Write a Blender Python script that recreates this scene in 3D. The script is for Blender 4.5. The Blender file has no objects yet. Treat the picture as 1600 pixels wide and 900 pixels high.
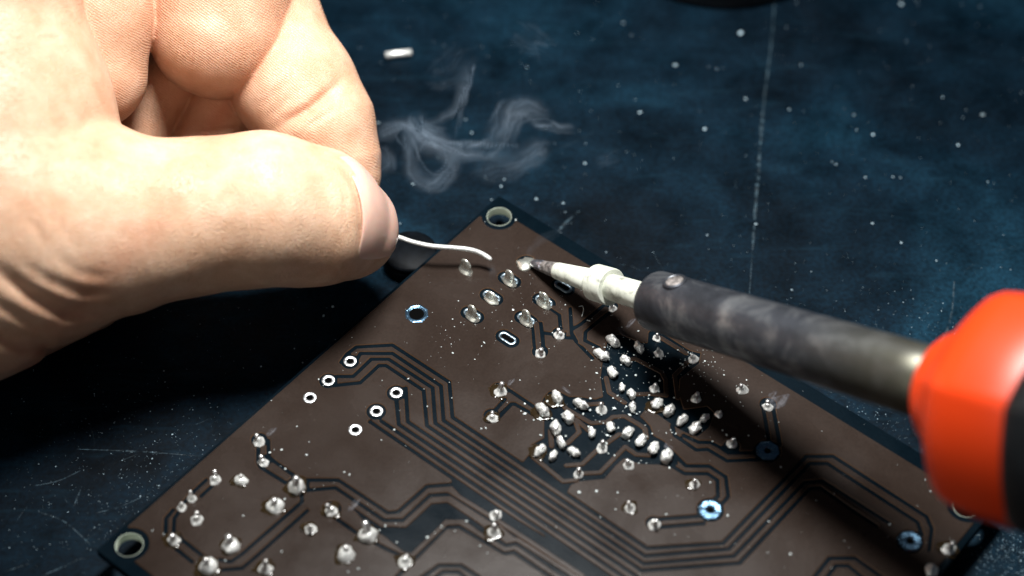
import bpy, bmesh, math, random
import numpy as np
from mathutils import Vector, Matrix, noise as mnoise

# ------------------------------------------------------------------ camera
S = 0.001                       # everything below is written in millimetres
F_PX, PITCH, DIST = 3251.0, math.radians(49.7), 320.0
sc = bpy.context.scene
COL = sc.collection
FW = np.array([0, math.cos(PITCH), -math.sin(PITCH)])
UP = np.array([0, math.sin(PITCH), math.cos(PITCH)])
RT = np.array([1.0, 0, 0])
CAM = -FW * DIST
cam_d = bpy.data.cameras.new('camera')
cam = bpy.data.objects.new('camera', cam_d)
COL.objects.link(cam)
cam.location = CAM * S
cam.rotation_euler = (math.pi / 2 - PITCH, 0, 0)
cam_d.sensor_width = 36
cam_d.lens = 36 * F_PX / 1600
cam_d.clip_start, cam_d.clip_end = 0.01, 10
cam_d.dof.use_dof = True
cam_d.dof.focus_distance = 0.306
cam_d.dof.aperture_fstop = 10.5
cam_d.dof.aperture_blades = 9
sc.camera = cam

# ------------------------------------------------------------------ light
world = bpy.data.worlds.new('World')
sc.world = world
world.use_nodes = True
bg = world.node_tree.nodes['Background']
bg.inputs[0].default_value = (0.55, 0.75, 1.0, 1)
bg.inputs[1].default_value = 0.03

def lamp(name, kind, loc, target, energy, color, **kw):
    d = bpy.data.lights.new(name, kind)
    d.energy = energy
    d.color = color
    for k, v in kw.items():
        setattr(d, k, v)
    o = bpy.data.objects.new(name, d)
    COL.objects.link(o)
    o.location = Vector(loc) * S
    o.rotation_euler = (Vector(target) - Vector(loc)).to_track_quat('-Z', 'Y').to_euler()
    return o

lamp('bench_lamp', 'SPOT', (4, 32, 245), (10, 14, 0), 7.0, (1.0, 0.995, 0.97),
     spot_size=math.radians(76), spot_blend=1.0, shadow_soft_size=0.034)
lamp('fill_light', 'AREA', (-210, -260, 230), (-45, 15, 15), 0.17, (1.0, 0.95, 0.88), shape='DISK', size=0.22)  # weak fill from front left, added to lift the thumb's underside

sc.view_settings.view_transform = 'Standard'
sc.view_settings.look = 'None'
sc.view_settings.exposure = 0.0
sc.view_settings.gamma = 1.0
sc.view_settings.use_curve_mapping = False
sc.render.engine = 'CYCLES'
sc.cycles.use_denoising = True
sc.cycles.max_bounces = 8

rng = random.Random(7)
nrg = np.random.default_rng(11)

# ------------------------------------------------------------------ helpers
def ray(px, py):
    return FW + RT * ((px - 800) / F_PX) + UP * ((450 - py) / F_PX)
def at_z(px, py, z):            # point of the photo lying at height z
    d = ray(px, py)
    return CAM + d * ((z - CAM[2]) / d[2])
def at_d(px, py, dist):         # point of the photo at a distance along the view axis
    return CAM + ray(px, py) * dist
def project(P):
    q = P - CAM
    Z = q @ FW
    return 800 + F_PX * (q @ RT) / Z, 450 - F_PX * (q @ UP) / Z, Z

def link(name, mesh, mat=None, parent=None, smooth=False):
    o = bpy.data.objects.new(name, mesh)
    COL.objects.link(o)
    if mat is not None and len(mesh.materials) == 0:
        mesh.materials.append(mat)
    if parent is not None:
        o.parent = parent
    if smooth:
        mesh.polygons.foreach_set('use_smooth', [True] * len(mesh.polygons))
    return o

def pymesh(name, verts, faces):
    m = bpy.data.meshes.new(name)
    m.from_pydata([tuple(float(c) * S for c in v) for v in verts], [], [tuple(int(i) for i in f) for f in faces])
    m.update()
    return m

def empty(name, loc=(0, 0, 0)):
    o = bpy.data.objects.new(name, None)
    o.empty_display_size = 0.005
    COL.objects.link(o)
    o.location = Vector([float(c) for c in loc]) * S
    return o

def tag(o, label=None, cat=None, group=None, kind=None):
    if label: o['label'] = label
    if cat: o['category'] = cat
    if group: o['group'] = group
    if kind: o['kind'] = kind
    return o

def lathe(profile, n=48, cap0=True, cap1=True, wob=0.0, seed=0):
    vs, fs = [], []
    for i, (s, r) in enumerate(profile):
        for k in range(n):
            a = 2 * math.pi * k / n
            rr = r
            if wob:
                rr *= 1 + wob * mnoise.noise(Vector((math.cos(a) * 1.5 + seed, math.sin(a) * 1.5, s * 0.8)))
            vs.append((rr * math.cos(a), rr * math.sin(a), s))
    for i in range(len(profile) - 1):
        for k in range(n):
            k2 = (k + 1) % n
            fs.append((i * n + k, i * n + k2, (i + 1) * n + k2, (i + 1) * n + k))
    if cap0: fs.append(tuple(range(n))[::-1])
    if cap1: fs.append(tuple((len(profile) - 1) * n + k for k in range(n)))
    return vs, fs

def tube(pts, radii, n=14):
    pts = [Vector([float(c) for c in p]) for p in pts]
    vs, fs = [], []
    prev = None
    for i, p in enumerate(pts):
        t = (pts[min(i + 1, len(pts) - 1)] - pts[max(i - 1, 0)]).normalized()
        x = prev if prev is not None else Vector((0, 0, 1))
        x = (x - t * x.dot(t)).normalized()
        prev = x
        y = t.cross(x)
        for k in range(n):
            a = 2 * math.pi * k / n
            vs.append(p + (x * math.cos(a) + y * math.sin(a)) * radii[i])
    for i in range(len(pts) - 1):
        for k in range(n):
            k2 = (k + 1) % n
            fs.append((i * n + k, i * n + k2, (i + 1) * n + k2, (i + 1) * n + k))
    fs.append(tuple(range(n))[::-1])
    fs.append(tuple((len(pts) - 1) * n + k for k in range(n)))
    return vs, fs

def smooth_path(ctrl, n=60):
    P = [np.array(c, float) for c in ctrl]
    P = [2 * P[0] - P[1]] + P + [2 * P[-1] - P[-2]]
    out = []
    m = len(P) - 3
    for j in range(n + 1):
        t = j / n * m
        i = min(int(t), m - 1)
        t -= i
        a, b, c, d = P[i:i + 4]
        out.append(0.5 * (2 * b + (c - a) * t + (2 * a - 5 * b + 4 * c - d) * t * t + (3 * b - a - 3 * c + d) * t ** 3))
    return out

# ------------------------------------------------------------------ materials
def material(name):
    m = bpy.data.materials.new(name)
    m.use_nodes = True
    nt = m.node_tree
    return m, nt, nt.nodes['Principled BSDF']
def nd(nt, typ, **kw):
    n = nt.nodes.new(typ)
    for k, v in kw.items():
        setattr(n, k, v)
    return n
def noise_tex(nt, coord, scale, detail=4, rough=0.55, dist=0.0):
    n = nd(nt, 'ShaderNodeTexNoise')
    n.inputs['Scale'].default_value = scale
    n.inputs['Detail'].default_value = detail
    n.inputs['Roughness'].default_value = rough
    n.inputs['Distortion'].default_value = dist
    nt.links.new(coord, n.inputs['Vector'])
    return n
def ramp(nt, fac, stops):
    r = nd(nt, 'ShaderNodeValToRGB')
    e = r.color_ramp.elements
    while len(e) < len(stops):
        e.new(0.5)
    for el, (p, c) in zip(e, stops):
        el.position = p
        el.color = (c, c, c, 1) if isinstance(c, (int, float)) else (*c, 1)
    nt.links.new(fac, r.inputs['Fac'])
    return r
def coords(nt, out='Object'):
    return nd(nt, 'ShaderNodeTexCoord').outputs[out]
def bump(nt, bsdf, height, strength, dist):
    b = nd(nt, 'ShaderNodeBump')
    b.inputs['Strength'].default_value = strength
    b.inputs['Distance'].default_value = dist
    nt.links.new(height, b.inputs['Height'])
    nt.links.new(b.outputs['Normal'], bsdf.inputs['Normal'])
    return b
def mix_col(nt, fac, a, b, blend='MIX'):
    m = nd(nt, 'ShaderNodeMix', data_type='RGBA', blend_type=blend)
    if hasattr(fac, 'links'): nt.links.new(fac, m.inputs[0])
    else: m.inputs[0].default_value = fac
    for v, s in ((a, m.inputs[6]), (b, m.inputs[7])):
        if hasattr(v, 'links'): nt.links.new(v, s)
        else: s.default_value = (*v, 1)
    return m.outputs[2]

def plain(name, color, rough=0.5, metallic=0.0, spec=0.5, nscale=0, namp=0.3, bscale=0, bstr=0.2, bdist=0.0001, coat=0):
    m, nt, b = material(name)
    b.inputs['Roughness'].default_value = rough
    b.inputs['Metallic'].default_value = metallic
    b.inputs['Specular IOR Level'].default_value = spec
    b.inputs['Coat Weight'].default_value = coat
    c = coords(nt)
    if nscale:
        n = noise_tex(nt, c, nscale, 5)
        dark = tuple(x * (1 - namp) for x in color)
        lite = tuple(min(1, x * (1 + namp)) for x in color)
        r = ramp(nt, n.outputs['Fac'], [(0.3, dark), (0.7, lite)])
        nt.links.new(r.outputs['Color'], b.inputs['Base Color'])
    else:
        b.inputs['Base Color'].default_value = (*color, 1)
    if bscale:
        bump(nt, b, noise_tex(nt, c, bscale, 4).outputs['Fac'], bstr, bdist)
    return m

# table: near-black blue laminate, scuffed and smudged
def make_table_mat():
    m, nt, b = material('table_laminate')
    c = coords(nt)
    big = noise_tex(nt, c, 22, 5, 0.6, 0.6)
    mid = noise_tex(nt, c, 110, 6, 0.65, 0.3)
    fine = noise_tex(nt, c, 1400, 3, 0.6)
    r1 = ramp(nt, big.outputs['Fac'], [(0.30, (0.0005, 0.0014, 0.0028)), (0.50, (0.0012, 0.0064, 0.0124)), (0.72, (0.0038, 0.0195, 0.0345))])
    r2 = ramp(nt, mid.outputs['Fac'], [(0.28, 0.45), (0.72, 1.55)])
    c1 = mix_col(nt, 1.0, r1.outputs['Color'], r2.outputs['Color'], 'MULTIPLY')
    r3 = ramp(nt, fine.outputs['Fac'], [(0.36, 0.6), (0.64, 1.4)])
    c2 = mix_col(nt, 0.8, c1, r3.outputs['Color'], 'MULTIPLY')
    # wiped streaks of dust
    mp = nd(nt, 'ShaderNodeMapping')
    mp.inputs['Rotation'].default_value = (0, 0, 0.9)
    mp.inputs['Scale'].default_value = (1, 7, 1)
    nt.links.new(c, mp.inputs['Vector'])
    st = noise_tex(nt, mp.outputs['Vector'], 55, 6, 0.7, 0.8)
    rs = ramp(nt, st.outputs['Fac'], [(0.55, 0.0), (0.80, 0.3)])
    c3 = mix_col(nt, rs.outputs['Color'], c2, (0.009, 0.032, 0.052))
    nt.links.new(c3, b.inputs['Base Color'])
    rr = ramp(nt, mid.outputs['Fac'], [(0.3, 0.38), (0.7, 0.6)])
    nt.links.new(rr.outputs['Color'], b.inputs['Roughness'])
    b.inputs['Specular IOR Level'].default_value = 0.05
    bump(nt, b, fine.outputs['Fac'], 0.25, 0.0001)
    return m
M_table = make_table_mat()
M_scratch = plain('scratch_dust', (0.013, 0.036, 0.052), 0.7, nscale=900, namp=0.8)
_nt = M_scratch.node_tree
_r = ramp(_nt, noise_tex(_nt, coords(_nt), 700, 5, 0.7).outputs['Fac'], [(0.42, 0.0), (0.62, 0.9)])
_nt.links.new(_r.outputs['Color'], _nt.nodes['Principled BSDF'].inputs['Alpha'])
M_dust = plain('dust_specks', (0.62, 0.68, 0.68), 0.6)
M_grit = plain('table_grit', (0.30, 0.40, 0.46), 0.6, nscale=160, namp=0.85)

def make_mask_mat(name, base, rough, blotch):
    m, nt, b = material(name)
    c = coords(nt)
    n = noise_tex(nt, c, 60, 5, 0.6, 0.4)
    r = ramp(nt, n.outputs['Fac'], [(0.3, tuple(x * (1 - blotch) for x in base)), (0.7, tuple(x * (1 + blotch) for x in base))])
    f = noise_tex(nt, c, 2500, 3, 0.6)
    rf = ramp(nt, f.outputs['Fac'], [(0.35, 0.9), (0.65, 1.1)])
    nt.links.new(mix_col(nt, 1.0, r.outputs['Color'], rf.outputs['Color'], 'MULTIPLY'), b.inputs['Base Color'])
    rr = ramp(nt, n.outputs['Fac'], [(0.3, rough - 0.08), (0.7, rough + 0.1)])
    nt.links.new(rr.outputs['Color'], b.inputs['Roughness'])
    b.inputs['Specular IOR Level'].default_value = 0.12
    bump(nt, b, f.outputs['Fac'], 0.15, 0.00006)
    return m
M_mask = make_mask_mat('brown_solder_mask', (0.0200, 0.0134, 0.0105), 0.25, 0.14)
M_rim = make_mask_mat('copper_edge', (0.055, 0.031, 0.018), 0.34, 0.3)
M_board = make_mask_mat('dark_board', (0.0013, 0.0042, 0.0070), 0.24, 0.25)
M_board.node_tree.nodes['Principled BSDF'].inputs['Specular IOR Level'].default_value = 0.05
M_fr4 = plain('pale_fibreglass', (0.66, 0.74, 0.62), 0.7, nscale=900, namp=0.15)

def make_solder(name, base, rough, scale):
    m, nt, b = material(name)
    c = coords(nt)
    b.inputs['Metallic'].default_value = 0.93
    n = noise_tex(nt, c, scale, 4, 0.6)
    r = ramp(nt, n.outputs['Fac'], [(0.3, tuple(x * 0.8 for x in base)), (0.65, base)])
    nt.links.new(r.outputs['Color'], b.inputs['Base Color'])
    rr = ramp(nt, n.outputs['Fac'], [(0.3, rough - 0.12), (0.7, rough + 0.14)])
    nt.links.new(rr.outputs['Color'], b.inputs['Roughness'])
    bump(nt, b, n.outputs['Fac'], 0.5, 0.0003)
    return m
M_solder = make_solder('solder', (0.97, 0.98, 0.95), 0.36, 700)
M_solder.node_tree.nodes['Principled BSDF'].inputs['Metallic'].default_value = 0.58
M_shiny = make_solder('fresh_solder', (0.84, 0.85, 0.77), 0.25, 400)
M_shiny.node_tree.nodes['Principled BSDF'].inputs['Metallic'].default_value = 0.86
M_pad = make_solder('tinned_pad', (0.13, 0.24, 0.36), 0.26, 600)
M_ring = make_solder('via_ring', (0.70, 0.72, 0.74), 0.34, 900)
M_wire = make_solder('solder_wire', (0.92, 0.93, 0.90), 0.42, 400)
M_wire.node_tree.nodes['Principled BSDF'].inputs['Metallic'].default_value = 0.6
M_slot = make_solder('slot_pad', (0.30, 0.38, 0.44), 0.3, 700)
M_hole = plain('drill_hole', (0.0015, 0.0015, 0.0015), 0.9, spec=0.02)
M_lead = make_solder('lead', (0.95, 0.94, 0.93), 0.36, 700)

def make_flux():
    m, nt, b = material('flux_residue')
    b.inputs['Base Color'].default_value = (0.016, 0.010, 0.004, 1)
    b.inputs['Roughness'].default_value = 0.12
    c = coords(nt)
    bump(nt, b, noise_tex(nt, c, 1200, 3).outputs['Fac'], 0.3, 0.0002)
    return m
M_flux = make_flux()

def make_skin():
    m, nt, b = material('skin')
    c = coords(nt)
    at = nd(nt, 'ShaderNodeAttribute', attribute_name='redness')
    n1 = noise_tex(nt, c, 130, 5, 0.6, 0.3)
    n2 = noise_tex(nt, c, 420, 5, 0.6)
    base = ramp(nt, n1.outputs['Fac'], [(0.30, (0.625, 0.375, 0.24)), (0.70, (0.75, 0.53, 0.385))])
    fine = ramp(nt, n2.outputs['Fac'], [(0.30, (0.86, 0.80, 0.75)), (0.72, (1, 1, 1))])
    c1 = mix_col(nt, 1.0, base.outputs['Color'], fine.outputs['Color'], 'MULTIPLY')
    c2 = mix_col(nt, at.outputs['Fac'], c1, (0.58, 0.22, 0.125))
    nt.links.new(c2, b.inputs['Base Color'])
    b.inputs['Subsurface Weight'].default_value = 0.28
    b.inputs['Subsurface Radius'].default_value = (1.0, 0.38, 0.2)
    b.inputs['Subsurface Scale'].default_value = 0.0011
    b.inputs['Roughness'].default_value = 0.46
    b.inputs['Specular IOR Level'].default_value = 0.42
    # skin relief: cell pattern plus fine dermal ridges
    vor = nd(nt, 'ShaderNodeTexVoronoi', feature='DISTANCE_TO_EDGE')
    vor.inputs['Scale'].default_value = 2200
    wp = noise_tex(nt, c, 300, 2)
    mv = nd(nt, 'ShaderNodeMix', data_type='VECTOR')
    mv.inputs[0].default_value = 0.0012
    nt.links.new(c, mv.inputs[4]); nt.links.new(wp.outputs['Color'], mv.inputs[5])
    nt.links.new(mv.outputs[1], vor.inputs['Vector'])
    rv = ramp(nt, vor.outputs['Distance'], [(0.0, 0.0), (0.12, 1.0)])
    wav = nd(nt, 'ShaderNodeTexWave', wave_type='BANDS', bands_direction='DIAGONAL')
    wav.inputs['Scale'].default_value = 1050
    wav.inputs['Distortion'].default_value = 9
    wav.inputs['Detail'].default_value = 2
    wav.inputs['Detail Scale'].default_value = 0.25
    nt.links.new(c, wav.inputs['Vector'])
    ar = nd(nt, 'ShaderNodeAttribute', attribute_name='ridges')
    mixh = nd(nt, 'ShaderNodeMix', data_type='FLOAT')
    nt.links.new(ar.outputs['Fac'], mixh.inputs[0])
    nt.links.new(rv.outputs['Color'], mixh.inputs[2])
    nt.links.new(wav.outputs['Fac'], mixh.inputs[3])
    add = nd(nt, 'ShaderNodeMath', operation='MULTIPLY_ADD')
    nt.links.new(n2.outputs['Fac'], add.inputs[0]); add.inputs[1].default_value = 1.4
    nt.links.new(mixh.outputs[0], add.inputs[2])
    bump(nt, b, add.outputs[0], 0.42, 0.00022)
    return m
def make_film():
    m, nt, b = material('flux_film')
    b.inputs['Base Color'].default_value = (0.13, 0.13, 0.15, 1)
    b.inputs['Roughness'].default_value = 0.5
    n = noise_tex(nt, coords(nt), 900, 5, 0.65)
    r = ramp(nt, n.outputs['Fac'], [(0.38, 0.0), (0.7, 0.45)])
    nt.links.new(r.outputs['Color'], b.inputs['Alpha'])
    return m
M_film = make_film()
M_skin = make_skin()
M_nail = plain('nail', (0.70, 0.44, 0.355), 0.36, spec=0.3, nscale=250, namp=0.07, bscale=600, bstr=0.1)
M_nail.node_tree.nodes['Principled BSDF'].inputs['Subsurface Weight'].default_value = 0.5
M_nail.node_tree.nodes['Principled BSDF'].inputs['Subsurface Scale'].default_value = 0.001

def make_barrel():
    m, nt, b = material('heat_stained_steel')
    c = coords(nt)
    b.inputs['Metallic'].default_value = 0.75
    n = noise_tex(nt, c, 130, 6, 0.65, 0.5)
    n2 = noise_tex(nt, c, 30, 3)
    r = ramp(nt, n.outputs['Fac'], [(0.30, (0.020, 0.022, 0.027)), (0.50, (0.070, 0.076, 0.090)), (0.68, (0.27, 0.28, 0.29))])
    sep = nd(nt, 'ShaderNodeSeparateXYZ'); nt.links.new(c, sep.inputs[0])
    mr = nd(nt, 'ShaderNodeMapRange')
    mr.inputs[1].default_value, mr.inputs[2].default_value = 0.055, 0.085
    nt.links.new(sep.outputs[2], mr.inputs[0])
    c1 = mix_col(nt, mr.outputs[0], r.outputs['Color'], (0.125, 0.118, 0.075))
    nt.links.new(c1, b.inputs['Base Color'])
    rr = ramp(nt, n.outputs['Fac'], [(0.3, 0.52), (0.7, 0.34)])
    nt.links.new(rr.outputs['Color'], b.inputs['Roughness'])
    bump(nt, b, n2.outputs['Fac'], 0.2, 0.0005)
    return m
M_barrel = make_barrel()
def make_tipwhite():
    m, nt, b = material('oxidised_tip')
    c = coords(nt)
    n = noise_tex(nt, c, 420, 6, 0.7, 0.3)
    r = ramp(nt, n.outputs['Fac'], [(0.32, (0.22, 0.23, 0.19)), (0.45, (0.56, 0.58, 0.50)), (0.70, (0.74, 0.76, 0.68))])
    nt.links.new(r.outputs['Color'], b.inputs['Base Color'])
    b.inputs['Roughness'].default_value = 0.6
    b.inputs['Metallic'].default_value = 0.1
    bump(nt, b, n.outputs['Fac'], 0.15, 0.0002)
    return m
M_tipwhite = make_tipwhite()
M_tipgrey = plain('burnt_tip', (0.22, 0.20, 0.19), 0.55, 0.5, nscale=1500, namp=0.7, bscale=1500, bstr=0.6, bdist=0.0002)
M_tin = plain('tinned_tip', (0.42, 0.42, 0.47), 0.3, 0.9, nscale=1300, namp=0.6, bscale=1300, bstr=0.8, bdist=0.0003)
M_orange = plain('orange_plastic', (0.88, 0.060, 0.008), 0.36, spec=0.5, nscale=60, namp=0.06, bscale=3000, bstr=0.1)
M_black = plain('black_rubber', (0.010, 0.012, 0.014), 0.42, nscale=300, namp=0.3)
M_comp = plain('black_component', (0.0025, 0.0035, 0.005), 0.5, spec=0.06, nscale=700, namp=0.5)

# ------------------------------------------------------------------ table
vs = [(-600, -500, 0), (600, -500, 0), (600, 900, 0), (-600, 900, 0), (-600, -500, -18), (600, -500, -18), (600, 900, -18), (-600, 900, -18)]
table = link('table', pymesh('table', vs, [(0, 1, 2, 3), (7, 6, 5, 4), (0, 4, 5, 1), (1, 5, 6, 2), (2, 6, 7, 3), (3, 7, 4, 0)]), M_table)
tag(table, 'scuffed dark blue-black table top', None, None, 'structure')

# scratches: ragged hairline strips lying on the table
def strip(pts, w, vs, fs, z=0.05):
    n = len(pts)
    b0 = len(vs)
    for i, p in enumerate(pts):
        t = pts[min(i + 1, n - 1)] - pts[max(i - 1, 0)]
        t = t / (np.linalg.norm(t) + 1e-9)
        nrm = np.array([-t[1], t[0]])
        ww = w * (0.45 + 0.55 * math.sin(math.pi * (i + 0.3) / (n - 0.4))) * rng.uniform(0.5, 1.25)
        for sgn in (-1, 1):
            q = p + nrm * ww * 0.5 * sgn
            vs.append((q[0], q[1], z))
    for i in range(n - 1):
        a = b0 + 2 * i
        fs.append((a, a + 1, a + 3, a + 2))
svs, sfs = [], []
listed = [([(1212, -30), (1206, 60), (1196, 140), (1190, 200), (1183, 290), (1178, 360), (1171, 460)], 0.55),
          ([(1491, 440), (1487, 490), (1476, 525), (1462, 552)], 0.45), ([(1500, 505), (1488, 535)], 0.35),
          ([(120, 702), (220, 706), (312, 713)], 0.25), ([(150, 802), (190, 791), (236, 770)], 0.2),
          ([(10, 893), (45, 881)], 0.2), ([(66, 900), (130, 872)], 0.2), ([(115, 792), (128, 760)], 0.22),
          ([(50, 760), (90, 752), (125, 736)], 0.2), ([(60, 800), (100, 815), (140, 850)], 0.25),
          ([(905, 330), (880, 352), (868, 372)], 0.4), ([(640, 420), (628, 405), (650, 380)], 0.2)]
for pp, w in listed:
    P = smooth_path([at_z(x, y, 0)[:2] for x, y in pp], 26)
    strip(P, w, svs, sfs)
for i in range(100):
    if i < 45: c0 = at_z(rng.uniform(-100, 700), rng.uniform(480, 950), 0)[:2]
    else: c0 = at_z(rng.uniform(500, 1650), rng.uniform(-60, 800), 0)[:2]
    a = rng.uniform(0, math.pi); L = rng.uniform(1.5, 9); k = rng.uniform(-0.5, 0.5)
    P = []
    for j in range(9):
        a2 = a + k * j / 8
        P.append(c0 + np.array([math.cos(a2), math.sin(a2)]) * L * (j / 8 - 0.5))
    strip(P, rng.uniform(0.03, 0.08), svs, sfs, 0.03 + 0.00012 * i)
scr = link('scratches', pymesh('scratches', svs, sfs), M_scratch, table)
scr['kind'] = 'stuff'

# ------------------------------------------------------------------ circuit board
BZ0, BTH = 3.5, 1.6
BZ = BZ0 + BTH
AZ = math.radians(39.7)
BU = np.array([math.cos(AZ), -math.sin(AZ), 0]); BV = -np.array([math.sin(AZ), math.cos(AZ), 0])
BT = at_z(780, 305, BZ)                       # far corner of the board
BW, BH = 90.5, 85.4
board = empty('circuit_board', (BT[0], BT[1], BZ))
# local frame: x = along the right edge, y = minus along the left edge
board.matrix_world = Matrix(((BU[0], -BV[0], 0, BT[0] * S), (BU[1], -BV[1], 0, BT[1] * S), (0, 0, 1, BZ * S), (0, 0, 0, 1)))
tag(board, 'brown printed circuit board lying solder side up on dark table', 'circuit board')
def bp(px, py, h=0.0):
    q = at_z(px, py, BZ + h) - BT
    return np.array([q @ BU, q @ BV])          # u, v in mm (v counts down the left edge)

GR = 0.1
gu = np.arange(-0.5, BW + 0.5, GR); gv = np.arange(-0.5, BH + 0.5, GR)
GU, GV = np.meshgrid(gu, gv, indexing='ij')
def box_sl(lo, hi, pad):
    i0 = max(0, int((lo[0] - pad + 0.5) / GR)); i1 = min(len(gu), int((hi[0] + pad + 0.5) / GR) + 2)
    j0 = max(0, int((lo[1] - pad + 0.5) / GR)); j1 = min(len(gv), int((hi[1] + pad + 0.5) / GR) + 2)
    return (slice(i0, i1), slice(j0, j1)) if i1 > i0 and j1 > j0 else None
def seg_d(a, b, X, Y):
    d = b - a
    t = np.clip(((X - a[0]) * d[0] + (Y - a[1]) * d[1]) / (d @ d + 1e-9), 0, 1)
    return np.hypot(X - a[0] - t * d[0], Y - a[1] - t * d[1])
sdf = np.maximum(np.maximum(0.52 - GU, GU - (BW - 0.9)), np.maximum(2.4 - GV, GV - (BH - 2.0)))
def stroke(pts, w, add=False):
    global sdf
    P = [p if isinstance(p, np.ndarray) else bp(*p) for p in pts]
    if len(P) == 1: P = [P[0], P[0] + 1e-4]
    for a, b in zip(P[:-1], P[1:]):
        sl = box_sl(np.minimum(a, b), np.maximum(a, b), w + 1.0)
        if sl is None: continue
        d = seg_d(a, b, GU[sl], GV[sl]) - w / 2
        sdf[sl] = np.minimum(sdf[sl], d) if add else np.maximum(sdf[sl], -d)
def poly(pts):
    P = [bp(*p) for p in pts]
    A = np.array(P)
    sl = box_sl(A.min(0), A.max(0), 1.5)
    X, Y = GU[sl], GV[sl]
    dist = np.full(X.shape, 9.0); ins = np.zeros(X.shape, bool)
    for a, b in zip(P, P[1:] + P[:1]):
        dist = np.minimum(dist, seg_d(a, b, X, Y))
        c = (a[1] > Y) != (b[1] > Y)
        with np.errstate(divide='ignore', invalid='ignore'):
            ins ^= c & (X < (b[0] - a[0]) * (Y - a[1]) / (b[1] - a[1] + 1e-12) + a[0])
    sdf[sl] = np.maximum(sdf[sl], np.where(ins, dist, -dist) - 0.0)
CW = 0.64
# ribbon of parallel traces
diag = (np.array([1011., 857.]) - np.array([707., 652.])); 
channels = [
 [(533,566),(542,553),(557,542),(613,539),(702,597),(707,652),(1011,857),(1130,849),(1260,713),(1302,713),(1448,807),(1456,826),(1452,860)],
 [(557,563),(563,552),(613,552),(689,603),(693,657),(1008,869),(1139,858),(1265,724),(1293,724),(1434,816),(1441,835)],
 [(526,588),(552,588),(580,561),(607,561),(676,606),(680,661),(1006,881),(1147,869),(1257,754),(1285,751),(1392,819)],
 [(515,603),(563,598),(592,571),(603,571),(662,610),(667,665),(1003,892),(1156,880),(1266,763),(1282,762),(1330,796),(1370,822)],
 [(634,606),(637,659),(1004,907)], [(619,622),(623,663),(984,908)], [(596,658),(963,908)], [(578,659),(945,909)],
 # top group
 [(833,510),(835,540)], [(845,505),(849,540)], [(849,520),(864,522)], [(858,480),(874,492),(876,512)],
 [(891,482),(893,520),(900,533),(926,560)], [(893,515),(908,506),(940,480),(950,470)], [(955,486),(915,518),(914,532),(936,543)], [(866,526),(893,528)],
 # left of the cluster
 [(795,609),(835,636)], [(777,655),(799,631),(804,631),(836,649)], [(772,643),(789,624)],
 # right side
 [(1193,640),(1202,692)], [(1208,637),(1219,694)],
 [(1050,666),(1054,680),(1088,703),(1106,702),(1136,720),(1188,718)], [(1068,680),(1092,691),(1110,691),(1124,698),(1138,708),(1184,707)],
 [(1000,654),(1013,667),(1018,682),(1036,692),(1056,712),(1072,728),(1108,728),(1134,745),(1138,776),(1124,792)],
 [(1050,728),(1070,740),(1106,740),(1121,750),(1122,776),(1108,786)], [(1030,811),(1096,806)], [(1030,824),(1100,818)],
 # bottom right
 [(1268,908),(1296,872),(1336,872),(1380,903)], [(1288,908),(1306,884),(1326,884),(1352,906)],
 # bottom left
 [(404,690),(403,722),(407,730),(452,758)], [(419,688),(420,714),(430,722),(462,745)],
 [(470,750),(528,750),(606,802),(622,800),(667,760),(707,757)],
 [(480,766),(524,762),(600,813),(630,813),(672,774),(704,772),(760,808),(778,818)],
 [(612,910),(640,882),(697,824),(717,823),(789,865),(803,863),(870,908)],
 [(655,906),(686,884),(720,884),(748,902)], [(674,908),(692,894),(716,894),(734,908)],
 [(470,764),(472,784),(380,864),(360,878),(343,874)], [(480,798),(404,866),(378,888),(342,891)],
 [(522,808),(556,832),(600,856),(630,870)],
 [(322,750),(300,770),(288,785)], [(336,755),(314,775)], [(270,797),(259,810),(258,834)], [(279,800),(272,810),(271,832)],
 [(280,840),(318,870)], [(260,846),(300,878)],
]
poly([(942,560),(938,590),(942,620),(930,624),(905,620),(890,620),(872,611),(858,612),(850,620),(846,630),(836,636),(850,655),(850,685),(840,690),
      (830,695),(827,710),(817,722),(840,742),(886,770),(892,758),(905,752),(945,748),(962,728),(975,716),(1000,725),(1030,726),(1048,730),(1060,725),
      (1050,708),(1030,690),(1016,683),(1010,668),(998,652),(1008,641),(1028,648),(1048,662),(1070,675),(1090,682),(1108,668),(1116,645),(1105,635),
      (1068,640),(1060,615),(1062,592),(1092,568),(1095,552),(1078,548),(1030,517),(1020,512),(1013,520),(1012,536),(1000,535),(968,522),(950,528)])
poly([(545,788),(560,790),(597,822),(634,824),(674,787),(699,785),(765,828),(790,846),(806,842),(900,905),(860,905),(800,858),(786,858),(724,812),
      (696,812),(645,865),(630,862),(600,838),(575,822)])
poly([(705,748),(740,770),(965,908),(890,908),(815,850),(775,815),(740,795),(706,760)])
for c in channels:
    stroke(c, CW)
for (x, y, r) in [(547,565,1.35),(513,595,1.35),(619,614,1.4),(588,643,1.45),(844,549,1.25),(874,520,1.1),(957,478,0.9),(780,609,1.35),(768,649,1.2),
                  (1200,632,1.25),(1199,705,1.95),(1110,797,1.95),(1021,817,1.1),(1422,846,1.9),(405,687,1.2),(412,720,1.1),(465,759,1.7),
                  (272,842,1.2),(518,796,1.4),(1143,697,1.2),(822,411,1.55)]:
    stroke([(x, y)], 2 * r)
SLOTS = [(796,437),(768,464),(738,492),(850,471),(822,499),(880,448),(793,529)]
for x, y in SLOTS:
    c = bp(x, y)
    stroke([c - np.array([0.75, 0]), c + np.array([0.75, 0])], 2.5)
TR = 0.66
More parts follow.
